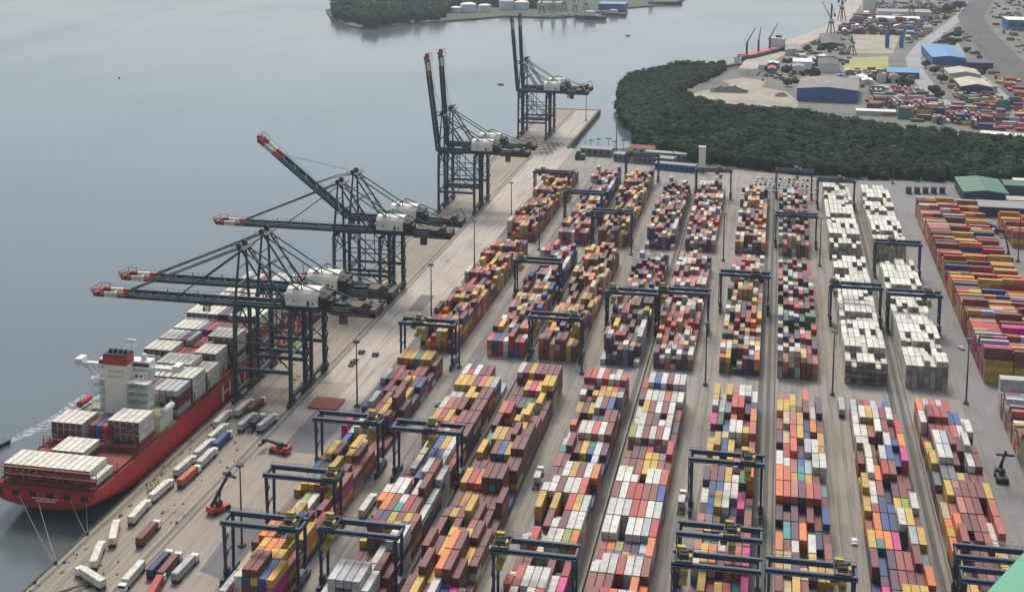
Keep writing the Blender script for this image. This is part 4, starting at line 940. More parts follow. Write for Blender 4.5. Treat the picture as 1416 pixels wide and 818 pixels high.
# ------------------------------------------------------------------ reach stackers and other machines
def stacker(x,y,rz,label,boom=12.5,col='red'):
    t=thing('reach_stacker',label,'reach stacker',(x,y,.03),rz)
    mb=MB(); mb.box(-1.9,-4,.9,1.9,3.6,2.2); mb.box(-1.8,-4.4,1.2,1.8,-2.4,3.1); bd=mb.build('body',M[col],t)
    for (sx,yy,r) in ((-1,2.8,1),(1,2.8,1),(-1,-2.8,.85),(1,-2.8,.85)): MB().cyl((sx*1.3,yy,r),(sx*2.2,yy,r),r,n=12).build('wheel',M['black'],t)
    mb=MB(); mb.box(-.9,-1.0,2.2,.9,1.0,4.2); c=mb.build('cab',M['dkgrey'],t); MB().box(-.8,1.0,2.9,.8,1.05,4.0).build('window',M['glass'],c)
    e=(0,-3.4+boom*.66,3.2+boom*.75) if boom>6 else (0,7.5,4.2)
    mb=MB(); mb.beam((0,-3.4,3.2),e,.9,1.1,.6,.7); mb.beam((0,0,2.2),(0,(-3.4+e[1])/2,(3.2+e[2])/2-.4),.4); mb.build('lifting_boom',M['black'],t)
    mb=MB(); mb.box(-3.2,e[1]-.5,e[2]-1.6,3.2,e[1]+.5,e[2]-1.0); mb.box(-.5,e[1]-.5,e[2]-1.0,.5,e[1]+.5,e[2]); mb.build('spreader',M['black'],t)
stacker(-188.8,409.5,rad(-25),'red reach stacker with raised dark boom on open quay concrete',13)
stacker(-186,460.5,rad(80),'red and black reach stacker with lowered boom beside dark asphalt patch',5)
stacker(86.9,494,rad(180),'dark reach stacker with tall upright boom in the lane at right',14,'dkgrey')
stacker(138.3,806,rad(10),'dark reach stacker with raised boom on the far grey yard',14,'dkgrey')
t=thing('hatch_cover_plate','rust-red hatch cover lying on the quay beside the first crane','hatch cover',(-184.5,510.5,.03))
mb=MB(); mb.box(-6.5,-6,.2,6.5,6,.8); mb.build('plate',M['deckred'],t)
mb=MB(); 
for x in (-6,0,6):
    for y in (-5.5,5.5): mb.box(x-.3,y-.3,0,x+.3,y+.3,.2)
mb.build('support_block',M['black'],t)
for i,(x,y,l,lab) in enumerate(((-189,560,9,'long dark spreader frame lying on the quay behind the first mast'),(-189.5,574,4,'small dark spreader frame nearest the crane rail'),(-182,572,4,'small dark spreader frame right of its twin'))):
    t=thing('spreader_frame',lab,'spreader',(x,y,.03),0,'spare spreaders lying on the quay')
    mb=MB(); mb.box(-1.2,-l/2,.1,-.8,l/2,.7); mb.box(.8,-l/2,.1,1.2,l/2,.7); mb.box(-1.2,-l/2,.1,1.2,-l/2+.5,.7); mb.box(-1.2,l/2-.5,.1,1.2,l/2,.7); mb.box(-1.4,-1,.7,1.4,1,1.3); mb.build('frame',M['crane_dk'],t)
t=thing('gangway_frame','yellow steel gangway frame standing at the quay edge below the hull','gangway',(-219.6,420.5,.03))
mb=MB()
for x in (-1,1):
    for y in (-2.5,0,2.5): mb.beam((x,y,0),(x,y,3),.2)
    mb.beam((x,-2.5,3),(x,2.5,3),.2); mb.beam((x,-2.5,1.5),(x,2.5,1.5),.2); mb.beam((x,-2.5,0.1),(x,2.5,3),.18)
mb.build('frame',M['yellow'],t)
mb=MB(); mb.box(-1,-2.5,1.4,1,2.5,1.52); mb.build('platform',M['grey'],t)
rg=random.Random(15); mb=MB()
for k in range(170):
    x=rg.choice((rg.uniform(-218,-199),rg.uniform(-225,-221))); y=rg.uniform(345,720)
    mb.col=jit(rg.choice(((70,60,50),(52,48,44),(120,100,76),(150,120,60),(90,84,78))),rg)
    if rg.random()<.6: mb.box(x,y,.03,x+rg.uniform(.3,1),y+rg.uniform(.4,1.6),rg.uniform(.15,.7))
    else: mb.cyl((x,y,.03),(x,y,.6),.3,.08,n=6)
tag(mb.build('lashing_gear',M['far'],colattr=True),'small dark lashing gear and twistlock bins strewn over the quay lanes','gear',kind='stuff')
# trestles stored at the pier root
k=0
for i in range(3):
    for j in range(4):
        x=-193+i*4.5+j*.6; y=1060+j*14
        mb=MB()
        for s in (-1,1): mb.beam((s*1.2,-4,0),(s*1.2,-4,1.6),.25); mb.beam((s*1.2,4,0),(s*1.2,4,1.6),.25); mb.beam((s*1.2,-5,1.7),(s*1.2,5,1.7),.35)
        mb.beam((-1.4,-4,1.7),(1.4,-4,1.7),.3); mb.beam((-1.4,4,1.7),(1.4,4,1.7),.3)
        o=mb.build('trailer_chassis',M['dkgrey'],loc=(x,y,.03),rotz=rad(-20)); tag(o,f"empty grey trailer chassis parked at pier root, {ORD[i]} file from sea, {ORD[j]} from front",'trailer','empty trailers parked at the pier root')

# ------------------------------------------------------------------ floodlight masts
def make_mast(h=29):
    t=thing('floodlight_mast','x','light mast')
    MB().cyl((0,0,0),(0,0,h),.42,.22,n=8).build('pole',M['dkgrey'],t)
    mb=MB(); mb.box(-1.1,-1.1,0,1.1,1.1,.8); mb.build('base',M['quaywall'],t)
    mb=MB(); mb.cyl((0,0,h-.2),(0,0,h+.1),1.3,n=12); hd=mb.build('head_frame',M['dkgrey'],t)
    mb=MB()
    for k in range(8):
        a=k*math.pi/4; mb.cbox((1.25*math.cos(a),1.25*math.sin(a),h-.45),(.55,.55,.4))
    mb.build('floodlight',M['grey'],hd)
    return t
MS=[(-171,511,'beside the red hatch cover'),(-170,629,'on the quay side of the first block, second from the front'),(-169,722,'on the quay side of the first block, third from the front'),(-168,824,'on the quay side of the first block, farthest'),(-171,388,'at the near left corner behind the red reach stacker'),(-27,567,'in the cross lane left of the sixth block'),(28,567,'in the cross lane before the white containers'),(84,569,'in the cross lane at the right edge of the ninth block'),(-28,770,'in the far cross lane left of the sixth block'),(28,771,'in the far cross lane before the white containers'),(-83,569,'in the cross lane left of the fourth block'),(-83,771,'in the far cross lane left of the fourth block'),(-139.5,565,'in the cross lane left of the second block'),(-139.5,770,'in the far cross lane left of the second block'),(-132,1094,'at the water by the pier root'),(-81,1062,'at the mangrove edge left of the white tower'),(88,1008,'at the mangrove edge behind the white containers'),(144,805,'on the grey yard at the right'),(-178,1230,'on the far pier')]
mp_=make_mast()
for i,(x,y,wd) in enumerate(MS):
    o=mp_ if i==0 else copy_tree(mp_); o.location=(x,y,.02); tag(o,f"tall dark floodlight mast {wd}",'light mast','floodlight masts of the terminal')

# ------------------------------------------------------------------ buildings
def building(name,label,cat,x0,y0,x1,y1,h,wall,roof,gable=0,axis='x',group=None,over=.5,windows=0,rz=0,roof2=None):
    cx,cy=(x0+x1)/2,(y0+y1)/2; a,b_=(x1-x0)/2,(y1-y0)/2
    t=thing(name,label,cat,(cx,cy,0),rz,group)
    mb=MB(); mb.box(-a,-b_,-1,a,b_,h)
    if gable:
        if axis=='x': 
            for s in (-1,1): mb.quads([(s*a,-b_,h),(s*a,b_,h),(s*a,0,h+gable)],[(0,1,2)])
        else:
            for s in (-1,1): mb.quads([(-a,s*b_,h),(a,s*b_,h),(0,s*b_,h+gable)],[(0,1,2)])
    mb.build('wall',wall,t)
    mb=MB()
    if gable:
        th=.25
        if axis=='x': P_=[(-b_-over,h-.1),(0,h+gable+.02),(b_+over,h-.1)]; mk=lambda x,p,dz:(x,p[0],p[1]+dz); e=a+over
        else: P_=[(-a-over,h-.1),(0,h+gable+.02),(a+over,h-.1)]; mk=lambda x,p,dz:(p[0],x,p[1]+dz); e=b_+over
        for p,q in zip(P_,P_[1:]):
            v=[mk(-e,p,.03),mk(e,p,.03),mk(e,q,.03),mk(-e,q,.03),mk(-e,p,th),mk(e,p,th),mk(e,q,th),mk(-e,q,th)]
            mb.quads(v,[(0,1,2,3),(4,5,6,7),(0,1,5,4),(2,3,7,6),(1,2,6,5),(3,0,4,7)])
    else: mb.box(-a-over,-b_-over,h+.01,a+over,b_+over,h+.4)
    mb.build('roof',roof,t)
    if windows:
        for k in range(windows):
            x=-a+2*a*(k+.5)/windows
            MB().box(x-a/windows*.55,-b_-.06,h*.35,x+a/windows*.55,-b_+.05,h*.75).build('window',M['glass'],t)
    return t
building('gatehouse','long low grey gatehouse along the far end of the yard, nearest the pier','building',-128,1040,-78,1050,6,M['grey'],M['roofgrey'],windows=12,rz=rad(-14))
building('gate_canopy','white-roofed low building beside the white tower','building',-92,1018,-60,1026,5,M['blue'],M['roofgrey'],windows=8,rz=rad(-12))
building('workshop','grey flat workshop at the pier root behind the first block','building',-158,1062,-132,1074,6,M['grey'],M['roofgrey'],windows=5,rz=rad(-6))
building('workshop','small tiled-roof house at the water behind the gatehouse','building',-118,1078,-98,1088,5,M['wall'],M['rooftile'],2,windows=3,rz=rad(-8))
building('workshop','long grey shed behind the gatehouse facing the third block','building',-104,1062,-70,1070,5,M['grey'],M['roofgrey'],windows=9,rz=rad(-10))
t=thing('water_tower','tall plain cream rectangular tower before the mangrove edge','tower',(-55.5,1021.5,0))
mb=MB(); mb.box(-2.6,-2,-1,2.6,2,19.5); mb.build('shaft',M['cream'],t); MB().box(-2.8,-2.2,19.5,2.8,2.2,20).build('cap',M['white'],t)
t=thing('green_machine','bright green mobile machine at the pier root behind the first block','machine',(-156,1048,0))
mb=MB(); mb.box(-4,-3,1,4,3,4.5); mb.build('body',M['greenroof'],t); mb=MB(); mb.box(-3,-2.5,4.5,0,2.5,7); mb.build('cab',M['greenroof'],t)
mb=MB(); 
for x in (-3,3):
    for y in (-3,3): mb.cyl((x,y-.5,1),(x,y+.5,1),1,n=10)
mb.build('wheel_set',M['black'],t)
building('warehouse','wide green-roofed warehouse behind the right-hand container block','warehouse',132,955,162,1004,8,M['navy'],M['greenroof'],1.6,'y')
building('warehouse','green-roofed warehouse wing at the right picture edge by the mangroves','warehouse',164,984,215,1003,8,M['navy'],M['greenroof'],1.2)
building('warehouse','navy-walled shed with pale grey roof beside the green-roofed warehouse','warehouse',137,916,176,936,7,M['navy'],M['roofgrey'],2)
building('warehouse','beige-roofed small shed between green roof and navy shed','warehouse',160,945,190,956,6,M['wall'],M['roofbeige'],1.5)
building('house','white-walled hut with pale roof among trees right of the mangroves','house',176,1020,190,1028,4,M['white'],M['cream'],1.2)
for k in range(5):
    building('gate_booth',f"dark gate booth behind the grey yard, {ORD[k]} from the left",'booth',95+k*6,976+k*1.2,98.6+k*6,981+k*1.2,4.4,M['navy'],M['dkgrey'],group='gate booths in a row')
# far side of the estuary
building('warehouse','large blue-walled warehouse with grey roof beside the mangroves','warehouse',24,1398,86,1486,13,M['blue'],M['roofdull'],2.5,'y',rz=rad(-4))
building('warehouse','bright blue-roofed warehouse right of the curving road','warehouse',192,1722,232,1860,11,M['blue'],M['bluelt'],2,'y')
building('warehouse','dark blue block behind the bright blue-roofed warehouse','warehouse',232,1700,262,1740,8,M['navy'],M['navy'])
building('warehouse','white shed with dark grey roof near the small white block','warehouse',50,1630,74,1690,9,M['white'],M['dkgrey'],2,'y')
building('warehouse','small white block left of the grey-roofed white shed','warehouse',19,1645,42,1680,10,M['white'],M['white'])
building('warehouse','pair of blue sheds left of the curving road','warehouse',128,1596,164,1640,7,M['blue'],M['bluelt'],1.5)
building('warehouse','beige gabled shed, farther of two right of the road','warehouse',197,1590,232,1640,8,M['wall'],M['roofbeige'],3,'y')
building('warehouse','beige gabled shed with navy front, nearer of two right of the road','warehouse',197,1488,230,1550,8,M['navy'],M['roofbeige'],3,'y')
building('warehouse','long white-roofed shed beside the sandy track','warehouse',78,1322,118,1336,4,M['wall'],M['white'],1)
building('warehouse','long cream-roofed shed at the right above the mangroves','warehouse',181,1212,240,1226,4,M['wall'],M['cream'],1,rz=rad(-18))
building('warehouse','blue and white building in the upper right corner','warehouse',358,2205,420,2260,16,M['blue'],M['white'],windows=4)
building('warehouse','long white-roofed shed on the far quay','warehouse',160,2262,230,2310,9,M['wall'],M['white'],2)
building('warehouse','second long pale shed behind the far white-roofed shed','warehouse',170,2380,260,2440,10,M['wall'],M['roofgrey'],2)
building('warehouse','yellowish silo house among the far portal cranes','warehouse',150,2480,180,2520,26,M['cream'],M['roofbeige'])
building('warehouse','grey shed on the far quay by the red ship','warehouse',10,1790,30,1850,7,M['wall'],M['roofgrey'],2,'y')
building('warehouse','low dark shed left of the sandy lot with blue silo','warehouse',60,1880,88,2010,7,M['brown'],M['dkgrey'],2,'y')
rg=random.Random(31)
INDP=[(-97,1393),(-52,1331),(19,1302),(116,1236),(213,1194),(420,1140),(1500,1100),(1500,4000),(185,4000),(160,2584),(116,2188),(44,1921),(4,1721),(-17,1640),(-70,1560),(-90,1440)]
cnt=0; SH=[]
cw=[('grey','roofgrey'),('beige','roofbeige'),('white','white'),('blue','bluelt'),('clay-red','rooftile'),('brown','brown')]
zones=[((-20,1600),(60,1760),'behind the sandy lot'),((70,1530),(160,1600),'left of the curving road'),((200,1560),(250,1480),'beside the gabled sheds'),((40,1960),(100,2200),'along the far quay'),((180,1850),(240,2250),'right of the far road'),((300,2300),(560,2900),'beyond the railway'),((120,2120),(220,2500),'below the far portal cranes'),((250,2500),(420,3000),'at the far end of the road')]
for zi,(a,c,wd) in enumerate(zones):
    for j in range(12):
        x=rg.uniform(a[0],c[0]); y=rg.uniform(min(a[1],c[1]),max(a[1],c[1])); nm,mt=cw[rg.randrange(6)]
        sx_,sy_=rg.uniform(6,14),rg.uniform(10,28)
        if not all(in_poly(x+a_*sx_*.6,y+b_*sy_*.6,INDP) for a_ in (-1,1) for b_ in (-1,1)) or near_line(x,y,RC)<18 or near_line(x,y,RL)<32 or (75<x<188 and 1640<y<1815): continue
        if any(abs(x-q[0])<(sx_+q[2])/2+3 and abs(y-q[1])<(sy_+q[3])/2+3 for q in SH): continue
        if abs(x-(176 if y<1801 else 176+(y-1801)*.21))<sx_/2+9: continue
        SH.append((x,y,sx_,sy_))
        building('shed',f"small {nm}-roofed shed {wd}, {ORD[j]} one",'shed',x-sx_/2,y-sy_/2,x+sx_/2,y+sy_/2,rg.uniform(4,9),M[rg.choice(('wall','white','grey','wall'))],M[mt],1.5,rg.choice('xy'),group='small sheds on the far industrial land')
def pile(x0,y0,x1,y1,h,mat,label):
    n,m_=14,6; vs=[];fs=[]
    for i in range(n+1):
        for j in range(m_+1):
            u,v=i/n,j/m_; e=min(u,1-u)*4; e2=min(v,1-v)*3; z=h*min(1,e)*min(1,e2)*(.75+.5*mnoise.noise((i*.8,j*.9,x0)))
            vs.append((x0+(x1-x0)*u,y0+(y1-y0)*v,-.2+max(0,z)))
    for i in range(n):
        for j in range(m_): a=i*(m_+1)+j; fs.append((a,a+m_+1,a+m_+2,a+1))
    o=MB().quads(vs,fs).build('coal_pile',mat); tag(o,label,'pile')
pile(-72,1436,-30,1466,6,M['black'],'long dark coal pile on the sandy lot')
pile(-44,1572,-4,1612,6,M['crane_dk'],'dark grey pile nearer the far quay')
pile(-2,1420,12,1440,4,M['brown'],'small brown pile right of the coal pile')
# yard clutter of the far industry: scrap, pallets, vehicles too small and many to tell apart
rg=random.Random(41); mb=MB()
SAND=[(-102,1380),(-90,1480),(-56,1568),(-20,1590),(21,1511),(22,1400),(23,1330),(-53,1346)]
ROADC=[(183,1330),(183,1393),(168,1428),(167,1655),(176,1801),(210,1990),(248,2141),(307,2397),(360,2664),(430,3000)]; RAILC=[(262,1200),(268,1500),(290,1757),(305,2100),(330,2420),(420,2900)]; ROAD2=[(236,1340),(240,1450),(238,1600),(236,1760),(250,1960),(258,2141)]
CZ=[((-60,1600),(60,1760),60),((60,1500),(165,1660),150),((100,1340),(165,1420),60),((185,1400),(262,1700),190),((20,1700),(90,2250),120),((60,2080),(240,2260),260),((180,1840),(290,2250),170),((100,2250),(330,2700),420),((310,1700),(640,2900),380),((-20,1500),(20,1600),20)]
for a,c,n in CZ:
    for k in range(int(n*2.2)):
        x=rg.uniform(a[0],c[0]); y=rg.uniform(a[1],c[1])
        if not in_poly(x,y,INDP) or mnoise.noise((x*.025,y*.012,5))<-.2: continue
        if in_poly(x,y,SAND) and rg.random()<.85: continue
        if near_line(x,y,ROADC)<17 or near_line(x,y,RAILC)<26 or near_line(x,y,ROAD2)<9: continue
        mb.col=jit(rg.choice(((104,96,86),(80,78,74),(92,84,72),(138,132,122),(168,162,152),(120,84,66),(150,96,78),(60,84,116),(84,80,70),(150,60,54),(196,170,90),(70,92,78))),rg)
        l,w_,h_=rg.uniform(3,12),rg.uniform(2,6),rg.uniform(1.2,4.5)
        if rg.random()<.5: l,w_=w_,l
        mb.box(x,y,-.2,x+l,y+w_,h_)
tag(mb.build('cargo_clutter',M['far'],colattr=True),'scattered cargo, scrap and vehicles covering the far industrial yards','cargo',kind='stuff')
wood('scrub_vegetation','patches of dark scrub and bushes scattered over the far industrial land',[(-30,1590),(20,1515),(60,1500),(165,1500),(165,1600),(262,1480),(290,1900),(270,2250),(330,2700),(500,2900),(640,2400),(560,2700),(240,2600),(76,2050),(10,1730)],330,2.5,5.5,3,7,30,1.0,8,G,2)
# far portal cranes
def portal(x,y,h,label,mt,az,jl=26):
    t=thing('portal_crane',label,'portal crane',(x,y,0),az,'portal cranes on the far quay')
    mb=MB()
    for sx_ in (-1,1):
        for sy_ in (-1,1): mb.beam((sx_*5,sy_*5,0),(sx_*2,sy_*2,h*.42),1.1)
    mb.box(-3,-3,h*.4,3,3,h*.45); mb.build('portal',mt,t)
    mb=MB(); mb.beam((0,0,h*.45),(0,0,h),2.6,2.6,1.4,1.4); mb.build('tower',mt,t)
    MB().box(-2.4,-4.5,h*.46,2.4,1.8,h*.46+4).build('machinery_house',M['white'],t)
    mb=MB(); mb.beam((0,1,h*.55),(0,jl,h*1.05),1.2,1.2,.6,.6); mb.beam((0,0,h),(0,jl,h*1.05),.3); mb.beam((0,0,h),(0,-7,h*.7),.5); mb.box(-1.2,-8.5,h*.62,1.2,-6,h*.72); mb.build('jib',mt,t)
PC=[(78,2040,50,'dark slim portal crane on the far quay, leftmost'),(105,2300,50,'dark portal crane, second from left on the far quay'),(98,1826,24,'brown squat crane at the sandy lot edge'),(173,2440,46,'teal portal crane, left of the far middle group'),(203,2442,52,'teal portal crane, middle of the far group'),(226,2380,48,'dark portal crane, right of the far group'),(260,2608,52,'pale portal crane farthest along the quay')]
for i,(x,y,h,lab) in enumerate(PC): portal(x,y,h,lab,M[('crane','crane_dk','brown','bluelt','bluelt','crane','grey')[i]],rad((40,-60,20,70,-40,110,30)[i]),22 if h>30 else 12)
for i,(x,y,h) in enumerate(((151,1912,26),(171,1920,18))):
    t=thing('silo',('tall blue silo on the pale lot','shorter blue silo right of the tall one')[i],'silo',(x,y,0)); MB().cyl((0,0,0),(0,0,h*.8),3,n=12).build('shaft',M['blue'],t); MB().cyl((0,0,h*.8),(0,0,h),3,.6,n=12).build('cone_roof',M['blue'],t)
# boats and ships
def hullmesh(ln,bm,z0,z1,rake=.25):
    mb=MB(); P_=[(-bm/2,-ln/2),(bm/2,-ln/2),(bm/2,ln/2-ln*rake),(0,ln/2),(-bm/2,ln/2-ln*rake)]
    n=len(P_); lo=[(x*.8,y*.95,z0) for x,y in P_]; hi=[(x,y,z1) for x,y in P_]
    mb.quads(lo+hi,[tuple(range(n,2*n)),tuple(range(n-1,-1,-1))]+[(k,(k+1)%n,n+(k+1)%n,n+k) for k in range(n)]); return mb
def cargo(x,y,az,ln,bm,label,hm,cranes,name='cargo_ship',sc=1):
    t=thing(name,label,'ship',(x,y,-3),az)
    hullmesh(ln,bm,-2,7*sc).build('hull',hm,t)
    MB().box(-bm*.42,-ln*.36,7*sc,bm*.42,ln*.33,8*sc).build('deck',M['red'] if cranes else M['deckred'],t)
    mb=MB(); mb.box(-bm*.42,-ln*.47,7*sc,bm*.42,-ln*.38,17*sc); mb.box(-bm*.55,-ln*.43,17*sc,bm*.55,-ln*.39,20*sc); s_=mb.build('superstructure',M['white'],t)
    MB().box(-bm*.15,-ln*.475,17*sc,bm*.15,-ln*.44,23*sc).build('funnel',M['black'],s_)
    for k in range(cranes):
        yy=-ln*.25+k*ln*.52/max(1,cranes-1)
        mb=MB(); mb.cyl((0,yy,8),(0,yy,24),1.6,1.3,n=8); mb.beam((0,yy,23),(-7,yy+16*(1 if k%2 else -1)*.6,42),1.3,1.3,.7,.7); mb.build('deck_crane',M['crane'],t)
cargo(-25,1790,rad(158),150,22,'red-decked cargo ship with slanted deck cranes at the far quay',M['navy'],3)
cargo(-58,1668,rad(150),40,10,'small pale cargo boat at the near end of the far quay',M['dkgrey'],0,'coaster',.6)
cargo(-219,2585,rad(-70),70,14,'dark-hulled ship with red band beyond the island at the top edge',M['navy'],0,'coaster',.8)
def boat(x,y,az,ln,label,mat,name='motor_boat'):
    t=thing(name,label,'boat',(x,y,-3),az)
    hullmesh(ln,ln*.28,-.3,ln*.11).build('hull',mat,t); mb=MB(); mb.box(-ln*.09,-ln*.15,ln*.11,ln*.09,ln*.12,ln*.24); c=mb.build('cabin',M['white'],t); MB().box(-ln*.092,ln*.12,ln*.16,ln*.092,ln*.125,ln*.22).build('window',M['glass'],c)
boat(-301.5,446,rad(166),15,'white-topped dark launch at the left edge trailing a wake',M['navy'],'launch')
boat(-311,1461,rad(80),8,'small dark boat in open water between the upright crane booms',M['black'])
boat(-227,2005,rad(60),9,'tiny dark boat in the channel below the far shore',M['black'])
boat(-762,1413,rad(20),6,'tiny dark buoy-like boat far left on the grey water',M['black'])
boat(-322,2255,rad(70),60,'long low dark barge at the island jetties, nearer one',M['brown'],'barge')
boat(-372,2290,rad(70),26,'small barge left of the long barge',M['dkgrey'],'barge')
boat(-290,2330,rad(75),46,'long barge behind the nearer barge at the jetties',M['brown'],'barge')
# launch wake: foam on the water
m,N_,L_,b=new_mat('foam'); b.inputs['Base Color'].default_value=(.75,.78,.8,1); b.inputs['Roughness'].default_value=.7
geo=N_.new('ShaderNodeNewGeometry'); nz=N_.new('ShaderNodeTexNoise'); nz.inputs['Scale'].default_value=.55; nz.inputs['Detail'].default_value=6; L_.new(geo.outputs['Position'],nz.inputs['Vector'])
mr=N_.new('ShaderNodeMapRange'); mr.inputs[1].default_value=.4; mr.inputs[2].default_value=.66; mr.inputs[4].default_value=.55; L_.new(nz.outputs['Fac'],mr.inputs[0]); L_.new(mr.outputs[0],b.inputs['Alpha'])
mb=MB()
for a0,a1,L0 in ((-.10,-.03,48),(.0,.06,60),(.10,.16,52),(-.20,-.15,34)):
    vs=[];n=18
    for k in range(n+1):
        t_=k/n; d=3+t_*L0
        for a in (a0,a1):
            ang=1.30+a+.03*math.sin(t_*8+a0*9); off=.6 if a==a1 else -.6; vs.append((-300.2+d*math.cos(ang)-off*.9,451+d*math.sin(ang),-2.96))
    mb.quads(vs,[(2*k,2*k+1,2*k+3,2*k+2) for k in range(n)])
o=mb.build('wake_foam',m); tag(o,'white foam wake streaming behind the launch at left edge','wake',kind='stuff')
# island works
for i,(x,y,r,h) in enumerate(((-572,2300,10,9),(-553,2315,15,14),(-527,2335,12,11),(-497,2385,14,16),(-470,2395,14,13))):
    t=thing('storage_tank',['small white tank at the left end of the island row','largest white domed tank on the island, second from left','third white tank from left on the island','tallest white tank on the island, fourth from left','rightmost white tank on the island'][i],'tank',(x,y,-.8),0,'white storage tanks on the island')
    MB().cyl((0,0,0),(0,0,h),r,n=24,cap=False).build('shell',M['white'],t); MB().dome((0,0,h),r,r*.25,n=24).build('roof',M['white'],t)
building('warehouse','blue shed at the island jetties','warehouse',-330,2420,-280,2470,10,M['blue'],M['bluelt'])
building('warehouse','grey sheds behind the island tanks','warehouse',-440,2390,-395,2440,12,M['wall'],M['roofgrey'],2)
for k in range(4):
    x,y=-405+k*34,2262+k*38
    mb=MB(); mb.box(-2,-22,2.0,2,22,2.6)
    for q in range(5): mb.cyl((-1.5,-20+q*10,-3),(-1.5,-20+q*10,2),.4,n=6); mb.cyl((1.5,-20+q*10,-3),(1.5,-20+q*10,2),.4,n=6)
    o=mb.build('jetty',M['roofgrey'],loc=(x,y,-.5),rotz=rad(-28)); tag(o,f"pale wooden jetty on the island shore, {ORD[k]} from left",'jetty','jetties on the island shore')
for k in range(5):
    portal(-420+k*18,2330+k*14,26+6*(k%3),f"thin grey derrick on the island works, {ORD[k]} from left",M['grey'],rad(40*k),14)

# ------------------------------------------------------------------ single trees and palms
def tree(x,y,h,r,label,name='broadleaf_tree',seed=0,z0=-.3):
    rg=np.random.default_rng(seed); t=thing(name,label,'tree',(x,y,z0))
    mb=MB(); mb.cyl((0,0,0),(0,0,h*.55),r*.09,r*.05,n=6)
    for k in range(4):
        a=k*1.6+seed; mb.cyl((0,0,h*.4),(r*.5*math.cos(a),r*.5*math.sin(a),h*.7),r*.04,r*.02,n=5)
    mb.build('trunk',M['brown'],t)
    mb=MB()
    for k in range(170):
        u=rg.normal(size=3); u/=np.linalg.norm(u); rr_=r*(.55+.5*rg.random()); p=Vector((u[0]*rr_,u[1]*rr_,h*.68+u[2]*rr_*.55)); s=r*.17*(.6+.8*rg.random())
        n_=Vector(u+rg.normal(0,.4,3)).normalized(); t1=n_.cross(Vector(rg.normal(size=3))).normalized(); t2=n_.cross(t1)
        g=np.array(G[rg.integers(0,len(G))])*(.7+.7*rg.random()); mb.col=tuple(g)
        mb.quads([tuple(p-t1*s-t2*s*.7),tuple(p+t1*s-t2*s*.6),tuple(p+t1*s*.7+t2*s*.8),tuple(p-t1*s*.8+t2*s*.7)],[(0,1,2,3)])
    mb.build('crown',M['leaf'],t,colattr=True)
for i,(x,y,h,r,lab) in enumerate([(42,1560,13,9,'round dark tree behind the blue-walled warehouse'),(-6,1640,9,6,'small dark tree by the far quay sheds'),(12,1500,8,6,'low bushy tree left of the blue-walled warehouse'),(168,1480,9,7,'bushy tree on the road island, nearer'),(170,1452,8,7,'bushy tree on the road island, right of another'),(186,1640,9,6,'tree beside the road before the blue roof'),(182,1700,9,6,'second tree beside the road before the blue roof'),(186,1570,9,6,'tree beside the road left of the gabled sheds'),(170,1030,10,7,'yellowish tree before the pale-roofed hut'),(196,1036,9,6,'dark tree right of the pale-roofed hut'),(156,1032,8,6,'low tree left of the pale-roofed hut'),(300,2480,16,12,'dark tree clump at the far road end'),(330,2560,16,12,'second dark tree at the far road end')]):
    tree(x,y,h,r,lab,seed=i+1)
for i,(x,y,h) in enumerate([(-153,1086,9),(-147,1088,10),(-139,1094,9.5),(-133,1090,8),(-126,1092,9)]):
    t=thing('palm_tree',f"palm tree at the water by the pier root, {ORD[i]} from left",'palm tree',(x,y,-.5),0,'palms by the pier root')
    MB().cyl((0,0,0),(.4,0,h),.28,.18,n=6).build('trunk',M['brown'],t)
    mb=MB()
    for k in range(13):
        a=k*.483*2; mb.col=tuple(np.array(G[k%6])*.9); p=Vector((.4,0,h)); d=Vector((math.cos(a),math.sin(a),.35)); q=p+d*1.7; e=q+Vector((math.cos(a),math.sin(a),-.75))*1.6; s=Vector((-math.sin(a),math.cos(a),0))*.4
        mb.quads([tuple(p-s*.3),tuple(p+s*.3),tuple(q+s),tuple(q-s),tuple(e+s*.2),tuple(e-s*.2)],[(0,1,2,3),(3,2,4,5)])
    mb.build('crown',M['leaf'],t,colattr=True)

# ------------------------------------------------------------------ parked cars at the far fence
def make_car():
    t=thing('parked_car','x','car')
    mb=MB(); mb.box(-.88,-2.1,.3,.88,2.1,.85); mb.quads([(-.8,-1.5,.85),(.8,-1.5,.85),(.8,1.0,.85),(-.8,1.0,.85),(-.65,-1.0,1.42),(.65,-1.0,1.42),(.65,.4,1.42),(-.65,.4,1.42)],[(4,5,6,7),(0,1,5,4),(1,2,6,5),(2,3,7,6),(3,0,4,7)])
    mb.build('body',M['white'],t)
    mb=MB(); mb.box(-.68,.62,.95,.68,.72,1.3); mb.build('windscreen',M['glass'],t)
    mb=MB()
    for sx_ in (-1,1):
        for y in (-1.3,1.3): mb.cyl((sx_*.65,y,.32),(sx_*.9,y,.32),.32,n=8)
    mb.build('wheel_set',M['black'],t)
    return t
carm=[paint('car_paint_'+n,c,.3) for n,c in (('white',(220,220,220)),('silver',(160,164,168)),('dark',(50,54,60)),('red',(150,44,40)))]
cn=['white','silver','dark grey','red']
def carvar(k):
    t=make_car()
    for ch in t.children:
        if ch.name.startswith('body'): ch.data=ch.data.copy(); ch.data.materials[0]=carm[k]
    return t
CV=[]
rg=random.Random(3); k=0
for row in range(5):
    for j in range(14):
        if rg.random()<.2: continue
        c=rg.choice((0,0,1,1,2,3)); 
        src=next((q for q in CV if q[0]==c),None)
        if src is None: o=carvar(c); CV.append((c,o))
        else: o=copy_tree(src[1])
        o.location=(-14+j*3.4+row*.5,962+row*10.5,.03); tag(o,f"{cn[c]} car parked behind the yard, {ORD[row]} line from front, {ORD[j]} space from left",'car','cars parked at the mangrove edge')
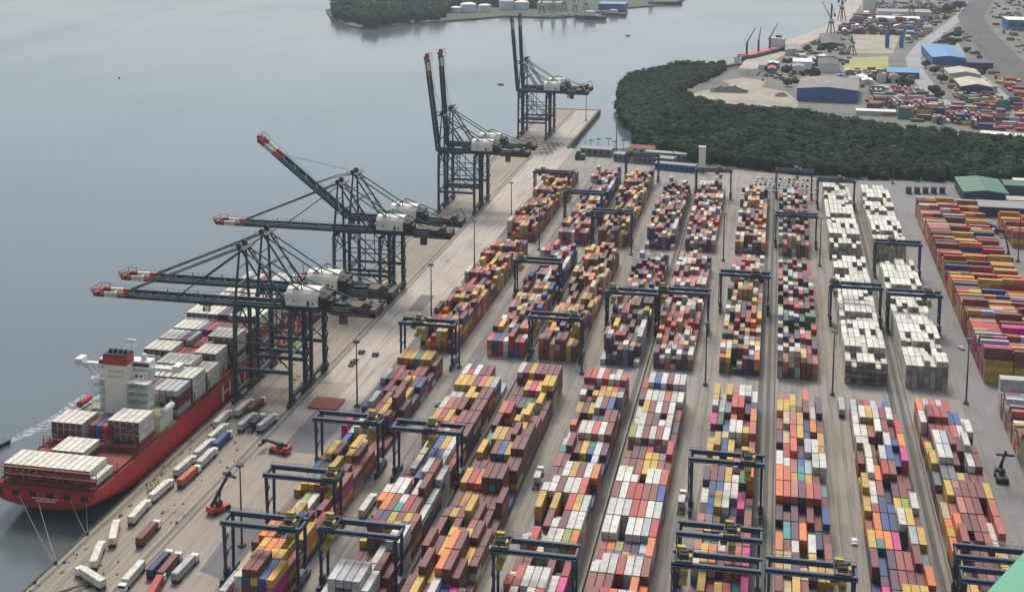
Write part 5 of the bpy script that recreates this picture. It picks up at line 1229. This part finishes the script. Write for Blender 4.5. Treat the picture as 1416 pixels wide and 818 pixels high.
for (x,y,rz,c,lab) in ((30.5,433,0,0,'white car in the lane left of the eighth block'),(91,640,30,0,'white van-like car in the lane beside the right block'),(136,778,70,0,'white car below the far dark reach stacker'),(-138,520,0,1,'silver car in the lane beside the first block')):
    o=copy_tree(next(q for q in CV if q[0]==c)[1]); o.location=(x,y,.05); o.rotation_euler.z=rad(rz); tag(o,lab,'car','cars in the yard lanes')

# reefer racks between the white stacks
def rack(x0,y,h,label):
    t=thing('reefer_rack',label,'steel rack',(x0,y,0),0,'steel racks beside the white container stacks')
    mb=MB()
    for r in range(8): mb.beam((r*PITCH,0,0),(r*PITCH,0,h*2.6),.18)
    mb.build('frame',M['brown'],t)
    mb=MB()
    for k in range(1,h+1): mb.box(-.2,-.5,k*2.6-.12,7*PITCH+.2,.5,k*2.6)
    mb.build('walkway',M['dkgrey'],t)
    mb=MB()
    for k in range(1,h+1): mb.beam((0,-.5,k*2.6+1),(7*PITCH,-.5,k*2.6+1),.07)
    mb.build('handrail',M['brown'],t)
rack(33.9,582.2,4,'rusty steel rack across the front of the nearest white stacks')
for k,b_ in enumerate((4,8)): rack(33.9,583+b_*BAY-.33,5,f"rusty steel rack between white stacks of the eighth block, {'nearer' if k==0 else 'farther'}")

# ------------------------------------------------------------------ made-up building: its roof stands in for the flat mint corner shape
A_=Vector((40,277.6)); B_=Vector((72,335.9)); d_=(B_-A_).normalized(); n_=Vector((d_.y,-d_.x)); mid=(A_+B_)/2+n_*18
t=thing('stand_in_building','made-up building whose flat roof stands in for the mint green shape in bottom right corner','building',(mid.x,mid.y,0),math.atan2(d_.y,d_.x))
ln=(B_-A_).length
mb=MB(); mb.box(-ln/2+.4,-17.6,-1,ln/2-.4,17.6,59.2)
mb.build('wall',M['wall'],t)
mb=MB(); mb.box(-ln/2,-18,59.2,ln/2,18,60); mb.build('roof',M['mint'],t)
for k in range(12): 
    MB().box(-ln/2+1,17.55,3+k*4.6,ln/2-1,17.72,5+k*4.6).build('window',M['glass'],t)

# ------------------------------------------------------------------ air
mb=MB(); mb.box(-6100,-700,-9,5100,9300,226); hz=mb.build('haze',[]); hz['kind']='stuff'; hz['label']='thin pale haze over the whole harbour'
m=bpy.data.materials.new('haze_air'); m.use_nodes=True; N_=m.node_tree.nodes; L_=m.node_tree.links
N_.remove(N_['Principled BSDF']); pv=N_.new('ShaderNodeVolumePrincipled'); pv.inputs['Color'].default_value=(.86,.93,1,1); pv.inputs['Density'].default_value=0.00006; pv.inputs['Anisotropy'].default_value=.2
L_.new(pv.outputs[0],N_['Material Output'].inputs['Volume']); hz.data.materials.append(m)
